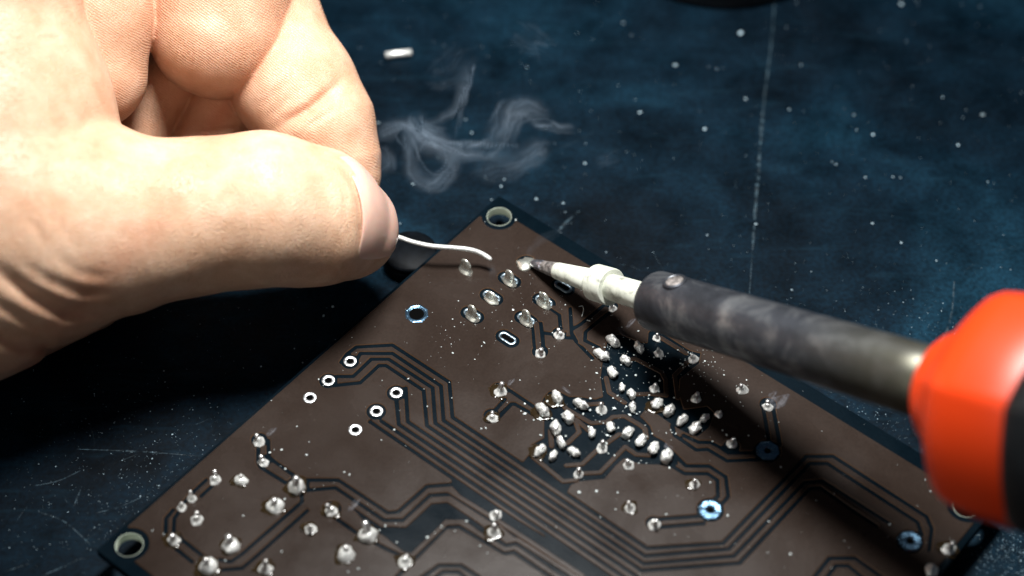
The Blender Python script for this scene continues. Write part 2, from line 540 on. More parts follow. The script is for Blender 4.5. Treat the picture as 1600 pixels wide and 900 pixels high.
for c in [[(865,480),(884,492),(885,512),(878,520)], [(838,505),(842,548)], [(947,482),(908,517),(907,535),(929,548)],
          [(900,740),(938,738),(977,698),(994,710),(1014,711)], [(885,727),(910,725),(932,704),(968,678)],
          [(832,698),(833,714),(880,752),(900,750),(906,738)], [(870,622),(884,638),(924,661),(948,659),(958,651),(976,650),(1000,664),(1008,670),(1010,684)],
          [(887,653),(900,660),(905,675),(887,692)], [(860,673),(862,697)], [(947,590),(952,613),(976,629)],
          [(977,562),(992,560),(1034,582),(1040,594),(1041,618),(1016,615),(990,616)], [(1074,566),(1054,586),(1059,622)], [(1032,527),(1072,552)],
          [(905,633),(940,630)], [(900,655),(924,676)],
          [(700,766),(775,812),(910,900)], [(698,779),(750,815),(792,846),(808,843),(910,908)],
          [(528,757),(603,807),(626,806),(669,767),(706,765)], [(497,790),(526,771),(598,820),(632,819),(673,781),(700,779)],
          [(600,910),(640,872),(697,817),(719,816),(789,859),(805,856),(880,907)]]:
    stroke(c, TR, add=True)
HOLES = [(2.85, 3.42, 1.93), (2.85, BH - 3.42, 1.93), (BW - 3.2, 3.6, 1.93), (BW - 3.2, BH - 3.42, 1.93)]
for u, v, r in HOLES:
    stroke([np.array([u, v])], 2 * (r + 0.85))

def contours(f):
    """closed iso-lines of f = 0 (marching squares), inside where f < 0"""
    neg = f < 0
    code = neg[:-1, :-1] * 1 + neg[1:, :-1] * 2 + neg[1:, 1:] * 4 + neg[:-1, 1:] * 8
    nxt = {}
    I, J = np.nonzero((code > 0) & (code < 15))
    T = {1: [(3, 0)], 2: [(0, 1)], 3: [(3, 1)], 4: [(1, 2)], 5: [(3, 2), (1, 0)], 6: [(0, 2)], 7: [(3, 2)], 8: [(2, 3)], 9: [(2, 0)],
         10: [(0, 3), (2, 1)], 11: [(2, 1)], 12: [(1, 3)], 13: [(1, 0)], 14: [(0, 3)]}
    def key(i, j, e):
        return ((i, j, 0), (i + 1, j, 1), (i, j + 1, 0), (i, j, 1))[e]
    for i, j in zip(I.tolist(), J.tolist()):
        for a, b in T[int(code[i, j])]:
            nxt[key(i, j, a)] = key(i, j, b)
    loops = []
    while nxt:
        k0, k = next(iter(nxt.items()))
        loop = [k0]
        del nxt[k0]
        while k != k0 and k in nxt:
            loop.append(k)
            k = nxt.pop(k)
        pts = []
        for i, j, h in loop:
            a = f[i, j]
            b = f[i + 1, j] if h == 0 else f[i, j + 1]
            t = a / (a - b)
            pts.append((gu[i] + (t * GR if h == 0 else 0), gv[j] + (t * GR if h == 1 else 0)))
        loops.append(np.array(pts))
    return loops
def simplify(P, tol):
    n = len(P)
    keep = np.zeros(n, bool)
    i1 = int(np.argmax(((P - P[0]) ** 2).sum(1)))
    keep[0] = keep[i1] = True
    stack = [(0, i1), (i1, n)]
    while stack:
        a, b = stack.pop()
        if b - a < 2: continue
        A, B = P[a], P[b % n]
        d = B - A
        L = np.hypot(*d) + 1e-12
        Q = P[a + 1:b] - A
        dist = np.abs(Q[:, 0] * d[1] - Q[:, 1] * d[0]) / L
        k = int(np.argmax(dist))
        if dist[k] > tol:
            keep[a + 1 + k] = True
            stack += [(a, a + 1 + k), (a + 1 + k, b)]
    return P[keep]
def area(P):
    x, y = P[:, 0], P[:, 1]
    return 0.5 * np.sum(x * np.roll(y, -1) - np.roll(x, -1) * y)
def inside(p, P):
    x, y = P[:, 0], P[:, 1]
    x2, y2 = np.roll(x, -1), np.roll(y, -1)
    c = (y > p[1]) != (y2 > p[1])
    return bool(np.sum(c & (p[0] < (x2 - x) * (p[1] - y) / (y2 - y + 1e-12) + x)) % 2)

sdf += 0.085
sdf[0, :] = sdf[-1, :] = 1; sdf[:, 0] = sdf[:, -1] = 1
loops = [simplify(l, 0.022) for l in contours(sdf) if len(l) > 8]
sgn = np.sign(area(max(loops, key=lambda l: abs(area(l)))))
outers = [l for l in loops if np.sign(area(l)) == sgn and abs(area(l)) > 0.15]
holes = [l for l in loops if np.sign(area(l)) != sgn and abs(area(l)) > 0.02]
outers.sort(key=lambda l: -abs(area(l)))
groups = [[o] for o in outers]
for h in holes:
    best = None
    for g in groups:
        if inside(h[0], g[0]): best = g
    if best: best.append(h)

def plate(loops, z_mid, extrude, bevel):
    cu = bpy.data.curves.new('tmp', 'CURVE')
    cu.dimensions = '2D'; cu.fill_mode = 'BOTH'
    cu.extrude = extrude * S; cu.bevel_depth = bevel * S; cu.bevel_resolution = 0; cu.offset = -bevel * S
    for l in loops:
        sp = cu.splines.new('POLY')
        sp.points.add(len(l) - 1)
        for p, q in zip(sp.points, l):
            p.co = (q[0] * S, -q[1] * S, 0, 1)
        sp.use_cyclic_u = True
    o = bpy.data.objects.new('tmp', cu)
    COL.objects.link(o)
    return o, z_mid
def circle(u, v, r, n=48):
    return np.array([(u + r * math.cos(2 * math.pi * k / n), v + r * math.sin(2 * math.pi * k / n)) for k in range(n)])
jobs = []
rect = np.array([(0, 0), (BW, 0), (BW, BH), (0, BH)], float)
jobs.append(('substrate', plate([rect] + [circle(u, v, r) for u, v, r in HOLES], -BTH / 2 - 0.10, BTH / 2 - 0.06, 0.06), M_board))
bpy.context.view_layer.update()
dg = bpy.context.evaluated_depsgraph_get()
for name, (co, zm), mat in jobs:
    me = bpy.data.meshes.new_from_object(co.evaluated_get(dg), depsgraph=dg)
    me.materials.clear()
    cu = co.data
    bpy.data.objects.remove(co); bpy.data.curves.remove(cu)
    o = link(name, me, mat, board)
    o.location = (0, 0, zm * S)
from mathutils.geometry import delaunay_2d_cdt
def copper_mesh(name, ls):
    P = np.concatenate(ls)
    E, b0 = [], 0
    for l in ls:
        n = len(l)
        E += [(b0 + k, b0 + (k + 1) % n) for k in range(n)]
        b0 += n
    vo, eo, fo, _, _, _ = delaunay_2d_cdt([Vector((float(x), float(y))) for x, y in P], E, [], 0, 1e-5)
    vo = np.array([(v.x, v.y) for v in vo]); tri = np.array([tuple(f) for f in fo])
    cen = vo[tri].mean(1)
    A, B = P, np.concatenate([np.roll(l, -1, 0) for l in ls])
    odd = np.zeros(len(cen), int)
    for k in range(0, len(cen), 1500):
        c = cen[k:k + 1500]
        hit = (A[None, :, 1] > c[:, 1:]) != (B[None, :, 1] > c[:, 1:])
        xx = (B[:, 0] - A[:, 0]) * (c[:, 1:] - A[:, 1]) / (B[:, 1] - A[:, 1] + 1e-12) + A[:, 0]
        odd[k:k + 1500] = (hit & (c[:, :1] < xx)).sum(1) % 2
    tri = tri[odd == 1]
    vs = [(x, -y, 0.085) for x, y in vo]
    fs = [tuple(t) for t in tri]
    top = len(fs)
    gx, gy = np.gradient(sdf, GR)
    for l in ls:                                # sloping copper edge
        n = len(l); b1 = len(vs)
        ii = np.clip(((l[:, 0] - gu[0]) / GR).round().astype(int), 0, len(gu) - 1); jj = np.clip(((l[:, 1] - gv[0]) / GR).round().astype(int), 0, len(gv) - 1)
        nr = np.stack([gx[ii, jj], gy[ii, jj]], 1); nr /= np.linalg.norm(nr, axis=1, keepdims=True) + 1e-9
        q = l + nr * 0.11
        vs += [(x, -y, 0.085) for x, y in l] + [(x, -y, -0.045) for x, y in q]
        fs += [(b1 + k, b1 + (k + 1) % n, b1 + n + (k + 1) % n, b1 + n + k) for k in range(n)]
    m = pymesh(name, vs, fs)
    bm = bmesh.new(); bm.from_mesh(m)
    bmesh.ops.remove_doubles(bm, verts=bm.verts, dist=1e-7)
    bmesh.ops.recalc_face_normals(bm, faces=bm.faces)
    if sum(f.normal.z * f.calc_area() for f in bm.faces) < 0: bmesh.ops.reverse_faces(bm, faces=bm.faces)
    bm.to_mesh(m); bm.free()
    m.materials.append(M_mask); m.materials.append(M_rim)
    nz_ = np.empty(len(m.polygons) * 3, np.float32); m.polygons.foreach_get('normal', nz_)
    m.polygons.foreach_set('material_index', (np.abs(nz_[2::3]) < 0.97).astype(np.int32))
    return m
for i, g in enumerate(groups):
    nm = 'copper_pour' if i == 0 else 'trace'
    link(nm, copper_mesh(nm, g), None, board)
board.children[0]['label'] = 'dark bare board edge and isolation gaps'
TOPZ = 0.085                                   # copper surface over board origin

def bpart(name, mesh, mat, px=None, uv=None, z=0.0, rot=0.0, scale=(1, 1, 1), smooth=True, parent=None):
    o = link(name, mesh, mat, parent or board, smooth)
    if parent is None:
        u, v = bp(*px) if px is not None else uv
        o.location = (u * S, -v * S, z * S)
        o.rotation_euler = (0, 0, rot)
        o.scale = scale
    return o
# mounting holes lined with pale fibreglass
def ring_mesh(name, ro, ri, z0, z1, n=40, octo=False):
    e_ = min(0.05, (ro - ri) / 3)
    prof = [(z0, ri), (z0, ro), (z1 - 0.03, ro), (z1, ro - e_), (z1, ri + e_), (z1 - 0.06, ri), (z0, ri)]
    v, f = lathe(prof, n, False, False)
    return pymesh(name, v, f)
hm = ring_mesh('hole_wall', 1.935, 1.895, -BTH - 0.05, -0.06, 48)
for u, v, r in HOLES:
    bpart('hole_wall', hm, M_fr4, uv=(u, v))
# round via rings and octagonal pads
vm = ring_mesh('pad_ring', 0.98, 0.48, -0.1, 0.16, 28)
hd = pymesh('drill_hole', [(0.50 * math.cos(a * math.pi / 9), 0.50 * math.sin(a * math.pi / 9), 0.09) for a in range(18)], [tuple(range(18))])
for x, y in [(547,565),(513,595),(484,622),(619,614),(588,643),(555,672)]:
    p = bpart('pad_ring', vm, M_ring, (x, y))
    bpart('drill_hole', hd, M_hole, parent=p)
def octo_mesh(ro, ri):
    v, f = [], []
    n = 24
    for rr, z in ((ro, 0.0), (ro, 0.14), (ro - 0.22, 0.22), (ri + 0.28, 0.20), (ri, 0.08), (ri, -0.1)):
        for k in range(n):
            a = 2 * math.pi * (k + 0.5) / n
            q = rr
            if rr > ri + 0.3:
                q = rr / math.cos(((a + math.pi / 8) % (math.pi / 4)) - math.pi / 8) * 0.955
            v.append((q * math.cos(a), q * math.sin(a), z))
    for i in range(5):
        for k in range(n):
            f.append((i * n + k, i * n + (k + 1) % n, (i + 1) * n + (k + 1) % n, (i + 1) * n + k))
    return pymesh('octagonal_pad', v, f)
om = octo_mesh(1.65, 0.45)
om2 = octo_mesh(1.75, 1.12)
hd2 = pymesh('drill_hole', [(1.14 * math.cos(a * math.pi / 12), 1.14 * math.sin(a * math.pi / 12), 0.09) for a in range(24)], [tuple(range(24))])
for (x, y, m_, h_) in [(651,491,om2,hd2),(1199,705,om,hd),(1110,797,om,hd),(1422,846,om,hd)]:
    p = bpart('octagonal_pad', m_, M_pad, (x, y), smooth=False)
    bpart('drill_hole', h_, M_hole, parent=p)
# oval slotted pads
def stadium(hl, r, z, n=10):
    out = []
    for k in range(n + 1):
        a = -math.pi / 2 + math.pi * k / n
        out.append((hl + r * math.cos(a), r * math.sin(a), z))
    for k in range(n + 1):
        a = math.pi / 2 + math.pi * k / n
        out.append((-hl + r * math.cos(a), r * math.sin(a), z))
    return out
def slot_mesh():
    v, f = [], []
    rows = [(0.75, 0.78, -0.05), (0.75, 0.78, 0.10), (0.74, 0.70, 0.15), (0.70, 0.46, 0.14), (0.68, 0.38, 0.02), (0.68, 0.38, -0.06)]
    for hl, r, z in rows: v += stadium(hl, r, z)
    n = 22
    for i in range(len(rows) - 1):
        for k in range(n):
            f.append((i * n + k, i * n + (k + 1) % n, (i + 1) * n + (k + 1) % n, (i + 1) * n + k))
    return pymesh('slotted_pad', v, f)
sm = slot_mesh()
sh = pymesh('slot_hole', stadium(0.68, 0.39, 0.068), [tuple(range(22))])
for x, y in SLOTS:
    p = bpart('slotted_pad', sm, M_slot, (x, y))
    bpart('slot_hole', sh, M_hole, parent=p)

# solder joints --------------------------------------------------------------
def blob_mesh(name, prof, n, amp, seed, sx=1.0, shear=(0, 0)):
    v, f = lathe(prof, n, False, True)
    H = max(p[0] for p in prof)
    out = []
    for x, y, z in v:
        k = 1 + amp * mnoise.noise(Vector((x * 1.1 + seed * 3.7, y * 1.1, z * 1.1))) + 0.5 * amp * mnoise.noise(Vector((x * 2.6 + seed, y * 2.6, z * 2.6)))
        t = max(0, z) / H
        out.append((x * k * sx + shear[0] * t, y * k + shear[1] * t, z * (1 + 0.3 * amp * math.sin(seed + x))))
    return pymesh(name, out, f)
fillet = [(-0.1, 1.0), (0.06, 0.99), (0.18, 0.88), (0.34, 0.70), (0.55, 0.54), (0.80, 0.44), (1.02, 0.37), (1.15, 0.25), (1.2, 0.08)]
dome = [(-0.1, 1.0), (0.08, 1.02), (0.3, 0.97), (0.55, 0.84), (0.78, 0.62), (0.92, 0.36), (0.97, 0.1)]
FM = [blob_mesh('solder_joint', fillet, 20, 0.28, i + 1, 1.0, (0.12 * math.cos(i * 2.1), 0.12 * math.sin(i * 2.1))) for i in range(6)]
DM = [blob_mesh('solder_joint', dome, 20, 0.30, i + 11) for i in range(6)]
def lead_mesh(seed, r, L):
    P = smooth_path([(0, 0, 0.2), (0.05, 0.02, 0.2 + L * 0.5), (0.12 * math.cos(seed), 0.12 * math.sin(seed), 0.2 + L)], 5)
    rr = [r, r, r * 1.02, r, r * 0.97, r * 0.75]
    v, f = tube(P, rr, 10)
    return pymesh('component_lead', v, f)
LM = [lead_mesh(i, 0.36 + 0.05 * (i % 3), 1.3 + 0.18 * i) for i in range(5)]
def lobe_mesh(seed):
    """a clinched lead under solder: two fused lumps"""
    v, f = [], []
    n, m = 20, 12
    for i in range(m + 1):
        th = math.pi * i / m
        for k in range(n):
            a = 2 * math.pi * k / n
            d = Vector((math.sin(th) * math.cos(a), math.sin(th) * math.sin(a), math.cos(th)))
            rr = 0.66 / max(1e-3, math.sqrt((d.x / 1.62) ** 2 + (d.y / 1.0) ** 2 + (d.z / 1.22) ** 2))
            rr *= 1 - 0.16 * math.exp(-((d.x - 0.1 * math.sin(seed)) / 0.28) ** 2)
            rr *= 1 + 0.42 * mnoise.noise(d * 1.7 + Vector((seed * 5.1, 0, 0))) + 0.20 * mnoise.noise(d * 3.6 + Vector((0, seed * 3.3, 0)))
            p = d * rr
            v.append((p.x, p.y, max(-0.12, p.z + 0.42)))
    for i in range(m):
        for k in range(n):
            f.append((i * n + k, i * n + (k + 1) % n, (i + 1) * n + (k + 1) % n, (i + 1) * n + k))
    return pymesh('solder_joint', v, f)
BM = [lobe_mesh(i + 1) for i in range(7)]
SM = [blob_mesh('component_lead', [(0, 0.36), (0.25, 0.40), (0.5, 0.39), (0.62, 0.30), (0.66, 0.08)], 12, 0.3, 51 + i, 1.25) for i in range(4)]
fl = [blob_mesh('flux_stain', [(-0.06, 1.0), (0.012, 0.98), (0.035, 0.8), (0.045, 0.3)], 22, 0.5, i + 31) for i in range(3)]
cnt = [0]
def joint(x, y, r, kind, ang=0.0, flux=0.0):
    i = cnt[0]; cnt[0] += 1
    if kind == 'lobe':
        o = bpart('solder_joint', BM[i % 7], M_solder, (x, y + 2), z=TOPZ, rot=ang + rng.uniform(-0.25, 0.25), scale=(r * 0.92, r * rng.uniform(0.8, 1.1), r * rng.uniform(0.8, 1.15)))
        l = link('component_lead', SM[i % 4], M_lead, o, True)
        l.location = (rng.choice((-1, 1)) * 0.32 * S, rng.uniform(-0.12, 0.12) * S, 0.45 * S)
        l.rotation_euler = (rng.uniform(-0.5, 0.5), rng.uniform(-0.7, 0.7), rng.uniform(0, 6))
    else:
        o = bpart('solder_joint', (FM if kind == 'pin' else DM)[i % 6], M_solder, (x, y + 4), z=TOPZ, rot=rng.uniform(0, 6.28), scale=(r, r * rng.uniform(0.9, 1.1), r * rng.uniform(0.9, 1.1)))
        l = link('component_lead', LM[i % 5], M_lead, o, True)
        l.rotation_euler = (rng.uniform(-0.25, 0.1), rng.uniform(-0.25, 0.25), 0)
    if flux:
        q = bpart('flux_stain', fl[i % 3], M_flux, (x - 2, y + 3), z=TOPZ + 0.001 * (i % 9), rot=rng.uniform(0, 6), scale=(r * flux, r * flux, 1))
        q['kind'] = 'stuff'
# image-right/up directions expressed as a rotation in the board's own frame
def ang_img(deg):                 # direction in the picture, degrees counter-clockwise from right
    a = bp(900, 650); b = bp(900 + 10 * math.cos(math.radians(deg)), 650 - 10 * math.sin(math.radians(deg)))
    d = b - a
    return math.atan2(-d[1], d[0])
DR, UR = ang_img(-42), ang_img(48)
for x, y, r, a in [(958,535,1.12,DR),(940,556,1.25,DR),(977,564,1.0,DR),(998,544,1.05,DR),(957,583,1.0,DR),(972,606,0.72,ang_img(-75)),(870,622,1.15,DR),(848,643,1.2,DR),
                   (908,633,1.15,DR),(887,653,1.1,DR),(868,671,1.15,ang_img(-60)),(877,693,1.0,ang_img(-60)),(1026,632,1.05,UR),(1045,643,1.08,UR),(1066,657,1.08,UR),(1086,669,1.08,UR),(1101,654,0.85,UR),
                   (981,677,1.12,UR),(1001,690,1.12,UR),(1021,702,1.12,UR),(1041,715,1.15,UR),(844,704,1.1,UR),(897,707,0.95,DR),(986,616,0.9,ang_img(-60)),(988,637,0.85,ang_img(-80)),
                   (954,668,0.85,ang_img(-65)),(925,677,0.85,ang_img(-70)),(864,713,0.9,UR)]:
    joint(x, y, r, 'lobe', a, 1.3 if rng.random() < 0.2 else 0)
for x, y, r in [(1029,549,0.75),(1026,525,0.6),(1083,558,0.75),(1022,604,0.75),(1087,620,0.8),(940,637,0.8),(941,697,0.85),(1123,644,0.6),(874,521,0.85),(844,550,0.8),(957,479,0.6)]:
    joint(x, y, r, 'pin', 0, 0)
for x, y, r in [(782,609,0.95),(770,650,0.8),(982,724,0.8),(904,738,0.75),(1085,754,0.75),(985,790,0.75),(1160,606,0.85),(1200,632,0.75),(1143,691,0.8),(1022,817,0.85),(1482,855,1.0),(1455,888,1.0),
                (405,687,0.9),(412,719,0.75),(337,747,0.85),(300,776,0.7),(284,790,0.7),(308,809,0.9),(272,841,0.9),(485,823,0.85),(518,795,0.9),(633,875,0.95),(774,802,0.85),(772,829,0.9),(415,886,1.0)]:
    joint(x, y, r, 'pin', 0, 1.5 if rng.random() < 0.4 else 0)
for x, y, r in [(465,758,1.3),(377,748,0.9),(430,788,1.25),(361,850,1.2),(326,882,1.3),(576,835,1.25),(540,864,1.25)]:
    joint(x, y, r, 'dome', 0, 1.35)
# tall soldered lugs in the slots
def lug_mesh(seed):
    v, f = [], []
    n = 20
    rows = [(-0.05, 1.42, 0.78), (0.10, 1.38, 0.72), (0.22, 1.28, 0.56), (0.42, 1.18, 0.40), (0.8, 1.12, 0.30), (1.25, 1.06, 0.28), (1.65, 0.92, 0.26), (1.95, 0.66, 0.20), (2.1, 0.36, 0.14), (2.14, 0.1, 0.05)]
    for z, a, b in rows:
        for k in range(n):
            t = 2 * math.pi * k / n
            w = 1 + 0.14 * mnoise.noise(Vector((math.cos(t) * 1.4 + seed * 4, math.sin(t) * 1.4, z * 1.3)))
            v.append((a * math.cos(t) * w - 0.12 * z, b * math.sin(t) * w + 0.16 * z, z))
    for i in range(len(rows) - 1):
        for k in range(n):
            f.append((i * n + k, i * n + (k + 1) % n, (i + 1) * n + (k + 1) % n, (i + 1) * n + k))
    f.append(tuple((len(rows) - 1) * n + k for k in range(n)))
    return pymesh('soldered_lug', v, f)
for i, (x, y) in enumerate([(728,424),(796,441),(768,469),(738,496),(850,476),(822,503)]):
    bpart('soldered_lug', lug_mesh(i), M_shiny, (x, y), z=TOPZ, rot=rng.uniform(-0.15, 0.15), scale=(0.92, 0.95, 0.62 if i == 2 else 1.0))
# molten joint under the tip
mj = bpart('molten_joint', blob_mesh('molten_joint', [(-0.1, 1.35), (0.08, 1.36), (0.22, 1.2), (0.36, 0.85), (0.44, 0.4), (0.46, 0.1)], 26, 0.35, 77), M_shiny, (822, 413), z=0.0)
mj['label'] = 'wet molten solder under the iron tip'
def residue(px, py, a, b, ang, seed):
    o = bpart('flux_film', blob_mesh('flux_film', [(-0.04, 1.0), (0.01, 0.97), (0.02, 0.7), (0.025, 0.2)], 26, 0.6, seed), M_film, (px, py), z=TOPZ + 0.004, rot=ang, scale=(a, b, 1))
    o['kind'] = 'stuff'
for q_ in [(1215,630,1.9,1.0,UR,90),(1205,622,1.2,0.7,UR,91),(985,506,1.4,0.35,UR,92),(972,520,1.3,0.45,DR,93),(552,790,1.3,0.5,UR,94),(798,598,0.9,0.35,UR,95),(885,610,0.8,0.3,DR,96),(424,675,1.0,0.4,UR,97),(1043,698,0.9,0.5,DR,98)]:
    residue(*q_)
P = smooth_path([(*bp(904, 481), 0.3), (*bp(910, 481), 0.4), (*bp(911.5, 487), 0.35), (*bp(909, 496), 0.2)], 14)
v, f = tube([(p[0], -p[1], p[2]) for p in P], [0.05] * len(P), 6)
fb = link('lint_fibre', pymesh('lint_fibre', v, f), M_dust, board)
# component bodies hanging under the board (one shows past the left edge)
def comp(px, py, r, h, name='capacitor'):
    q = at_z(px, py, 0) - BT
    u, v = q @ BU, q @ BV
    prof = [(0, r * 0.93), (0.25, r), (h - 1.0, r), (h - 0.75, r * 0.95), (h - 0.5, r), (h - 0.2, r * 0.98), (h, r * 0.9)]
    vv, ff = lathe(prof, 48)
    o = link(name, pymesh(name, vv, ff), M_comp, board, True)
    o.location = (u * S, -v * S, -BZ * S)
    return o
c_ = comp(642, 412, 4.2, 3.2)
c_['label'] = 'black round component poking out under the board edge'
for x, y in [(1100, 640), (420, 850), (1150, 850), (800, 800)]:
    comp(x, y, 4.3, 3.4)

# ------------------------------------------------------------------ soldering iron
IA = at_z(831, 411, BZ + 0.75)
zA = (IA - CAM) @ FW
zB = zA / 1.20
IB = at_d(1430, 592, zB)
AX = (IB - IA) / np.linalg.norm(IB - IA)
iron = empty('soldering_iron', IA)
iron.rotation_euler = Vector(AX).to_track_quat('Z', 'Y').to_euler()
tag(iron, 'soldering iron with orange handle touching a solder pad', 'soldering iron')
def s_at(px):                                  # distance along the iron for a column of the photo
    k = (px - 800) / F_PX
    q = IA - CAM
    return -((q @ RT) - k * (q @ FW)) / ((AX @ RT) - k * (AX @ FW))
def rad(px, rpx):
    Z = (IA + AX * s_at(px) - CAM) @ FW
    return rpx * Z / F_PX
cl = Vector(AX).to_track_quat('Z', 'Y').inverted() @ Vector(CAM - IB)
A0 = math.atan2(cl.y, cl.x)
def ipart(name, prof_px, mat, n=56, wob=0.0, seed=0, smooth=True, cap0=True, cap1=True, hexa=None):
    v, f = lathe([(s_at(x) + ds, rad(x, r)) for x, r, ds in prof_px], n, cap0, cap1, wob, seed)
    if hexa:                                   # rounded six-sided section, an edge towards the viewer's side
        for i, (x, y, z) in enumerate(v):
            amt = hexa[i // n] if i // n < len(hexa) else hexa[-1]
            th = ((math.atan2(y, x) - A0) % (math.pi / 3)) - math.pi / 6
            k = 1 + amt * (0.90 / math.cos(th) - 0.97)
            v[i] = (x * k, y * k, z)
    return link(name, pymesh(name, v, f), mat, iron, smooth)
ipart('tip', [(830, 2.5, 0), (832, 5.5, 0), (837, 7.6, 0), (844, 8.6, 0), (850, 8.8, 0), (851, 6, 0)], M_tin, 28, 0.28, 3)
ipart('tip_neck', [(847, 7.0, 0), (849, 9.3, 0), (858, 10.8, 0), (868, 12.2, 0), (875, 12.6, 0), (876, 9, 0)], M_tipgrey, 36, 0.10, 5)
ipart('tip_cone', [(869, 10, 0), (870, 12.8, 0), (872, 13.6, 0), (900, 16.5, 0), (932, 20.5, 0), (933, 14, 0)], M_tipwhite, 56, 0.02, 1)
ipart('tip_collar', [(930, 14, 0), (930, 27.4, 0), (930, 28.3, 0), (931, 29.0, 0), (932, 29.2, 0), (954, 29.7, 0), (955.2, 29.5, 0), (955.8, 28.7, 0), (955.8, 27.8, 0), (955.8, 18, 0)], M_tipwhite, 64)
ipart('tip_shaft', [(955, 18, 0), (956, 21.0, 0), (1000, 22.0, 0), (1040, 22.4, 0)], M_tipwhite, 56, 0.01, 2)
bar = ipart('barrel', [(1040, 22.8, 0), (1024, 23.2, 0), (1021, 40, 0), (1022, 45, 0), (1026, 47.5, 0), (1060, 48.7, 0), (1200, 51.8, 0), (1300, 54.4, 0), (1420, 57.5, 0), (1500, 59.5, 0)], M_barrel, 72, 0.006, 4)
# retaining-screw dimple on the barrel
def on_cyl(px, py, r):
    d = ray(px, py); o = CAM - IA
    dp = d - AX * (d @ AX); op = o - AX * (o @ AX)
    a, b, c = dp @ dp, 2 * dp @ op, op @ op - r * r
    t = (-b - math.sqrt(max(0, b * b - 4 * a * c))) / (2 * a)
    return CAM + d * t
rb = rad(1060, 48.7)
hp = on_cyl(1054, 440, rb)
hn = hp - IA; hn = hn - AX * (hn @ AX); hn /= np.linalg.norm(hn)
v, f = lathe([(-0.4, 1.75), (0.10, 1.75), (0.24, 1.62), (0.26, 1.45), (0.2, 1.32), (0.06, 1.25)], 36, False, False)
dim = link('screw_dimple', pymesh('screw_dimple', v, f), M_barrel, iron, True)
dim.matrix_world = Matrix.Translation(Vector(hp) * S) @ Vector(hn).to_track_quat('Z', 'Y').to_matrix().to_4x4()
bpy.context.view_layer.update()
dim.matrix_parent_inverse = iron.matrix_world.inverted()
v, f = lathe([(0.05, 1.26), (0.14, 1.25), (0.11, 0.7), (0.10, 0.05)], 30, False, True)
link('screw_head', pymesh('screw_head', v, f), M_tipgrey, dim, True)
ipart('handle', [(1476, 57, 0), (1468, 62, 0), (1468, 70, 0), (1471, 80, 0), (1480, 90, 0), (1494, 99, 0), (1508, 112, 0), (1521, 132, 0), (1534, 154, 0),
                 (1550, 172, 0), (1568, 184, 0), (1592, 189, 0), (1634, 189, 0), (1668, 186, 0), (1682, 180, 0), (1683, 150, 0)], M_orange, 144, hexa=[0, 0, 0, .05, .1, .2, .3, .4, .45, .5, .5, .5, .5, .5, .5, .5])
ipart('grip', [(1670, 150, 0), (1672, 187, 0), (1680, 193, 0), (1706, 197, 0), (1800, 192, 0), (1900, 196, 0), (2300, 220, 0), (2320, 180, 0)], M_black, 144, hexa=[0.5])

# ------------------------------------------------------------------ solder wire
hw = [(570, 350, 8.0), (600, 362, 8.6), (625, 371.5, 9.0), (648, 379, 9.1), (675, 384.5, 9.1), (705, 387, 8.9), (733, 390, 8.5), (752, 396, 7.9), (768, 406, 7.3)]
P = smooth_path([at_z(x, y, z) for x, y, z in hw], 60)
v, f = tube(P, [0.37] * 58 + [0.36, 0.33, 0.2], 16)
wire = tag(link('solder_wire', pymesh('solder_wire', v, f), M_wire, None, True), 'thin silver solder wire pinched between thumb and finger', 'solder wire')

# ------------------------------------------------------------------ hand
def C3(x, y, d, rpx):
    d -= 0.5
    return at_d(x, y, d), rpx * d / F_PX
def chain_d(P, pts, k):
    """tapered capsules joined end to end"""
    out = None
    for (a, ra), (b, rb_) in zip(pts[:-1], pts[1:]):
        ab = b - a
        t = np.clip(((P - a) @ ab) / (ab @ ab), 0, 1)
        q = P - a - t[:, None] * ab
        d = np.sqrt((q * q).sum(1)) - (ra + (rb_ - ra) * t)
        out = d if out is None else smin(out, d, k)
    return out
def smin(a, b, k):
    h = np.clip(0.5 + 0.5 * (b - a) / k, 0, 1)
    return b + (a - b) * h - k * h * (1 - h)
TH = [C3(*p) for p in [(60, 370, 291, 160), (170, 352, 294, 138), (300, 339, 297, 117), (410, 327, 297, 115.5), (490, 339, 301, 103), (541, 357, 307, 81)]]
WEB = [C3(*p) for p in [(8, 320, 296, 162), (-2, 150, 297, 156), (-32, -60, 296, 140), (-60, -260, 296, 150)]]
HEEL = [C3(*p) for p in [(35, 410, 294, 135), (-60, 446, 292, 146), (-260, 480, 290, 200)]]
WRIST = [C3(*p) for p in [(-60, 300, 298, 240), (-330, 240, 296, 330), (-800, 260, 288, 340), (-1300, 300, 280, 360)]]
LOW = [C3(*p) for p in [(140, 462, 312, 56), (30, 495, 311, 74)]]
PALM = [C3(*p) for p in [(150, -120, 307, 88), (147, 20, 308, 86), (146, 116, 309, 84)]]
PX1 = [C3(*p) for p in [(330, -180, 314, 120), (342, -40, 315, 113), (341, 44, 315, 111)]]
MID = [C3(*p) for p in [(400, -10, 323, 92), (408, 48, 321, 94), (462, 138, 318, 92), (500, 200, 317, 84), (528, 262, 317, 64), (536, 285, 317, 52)]]
RNG = [C3(*p) for p in [(300, 40, 323, 56), (256, 132, 322, 53), (200, 240, 324, 52)]]
MDF = [C3(*p) for p in [(395, 80, 325, 57), (346, 175, 323, 54), (305, 255, 324, 54)]]
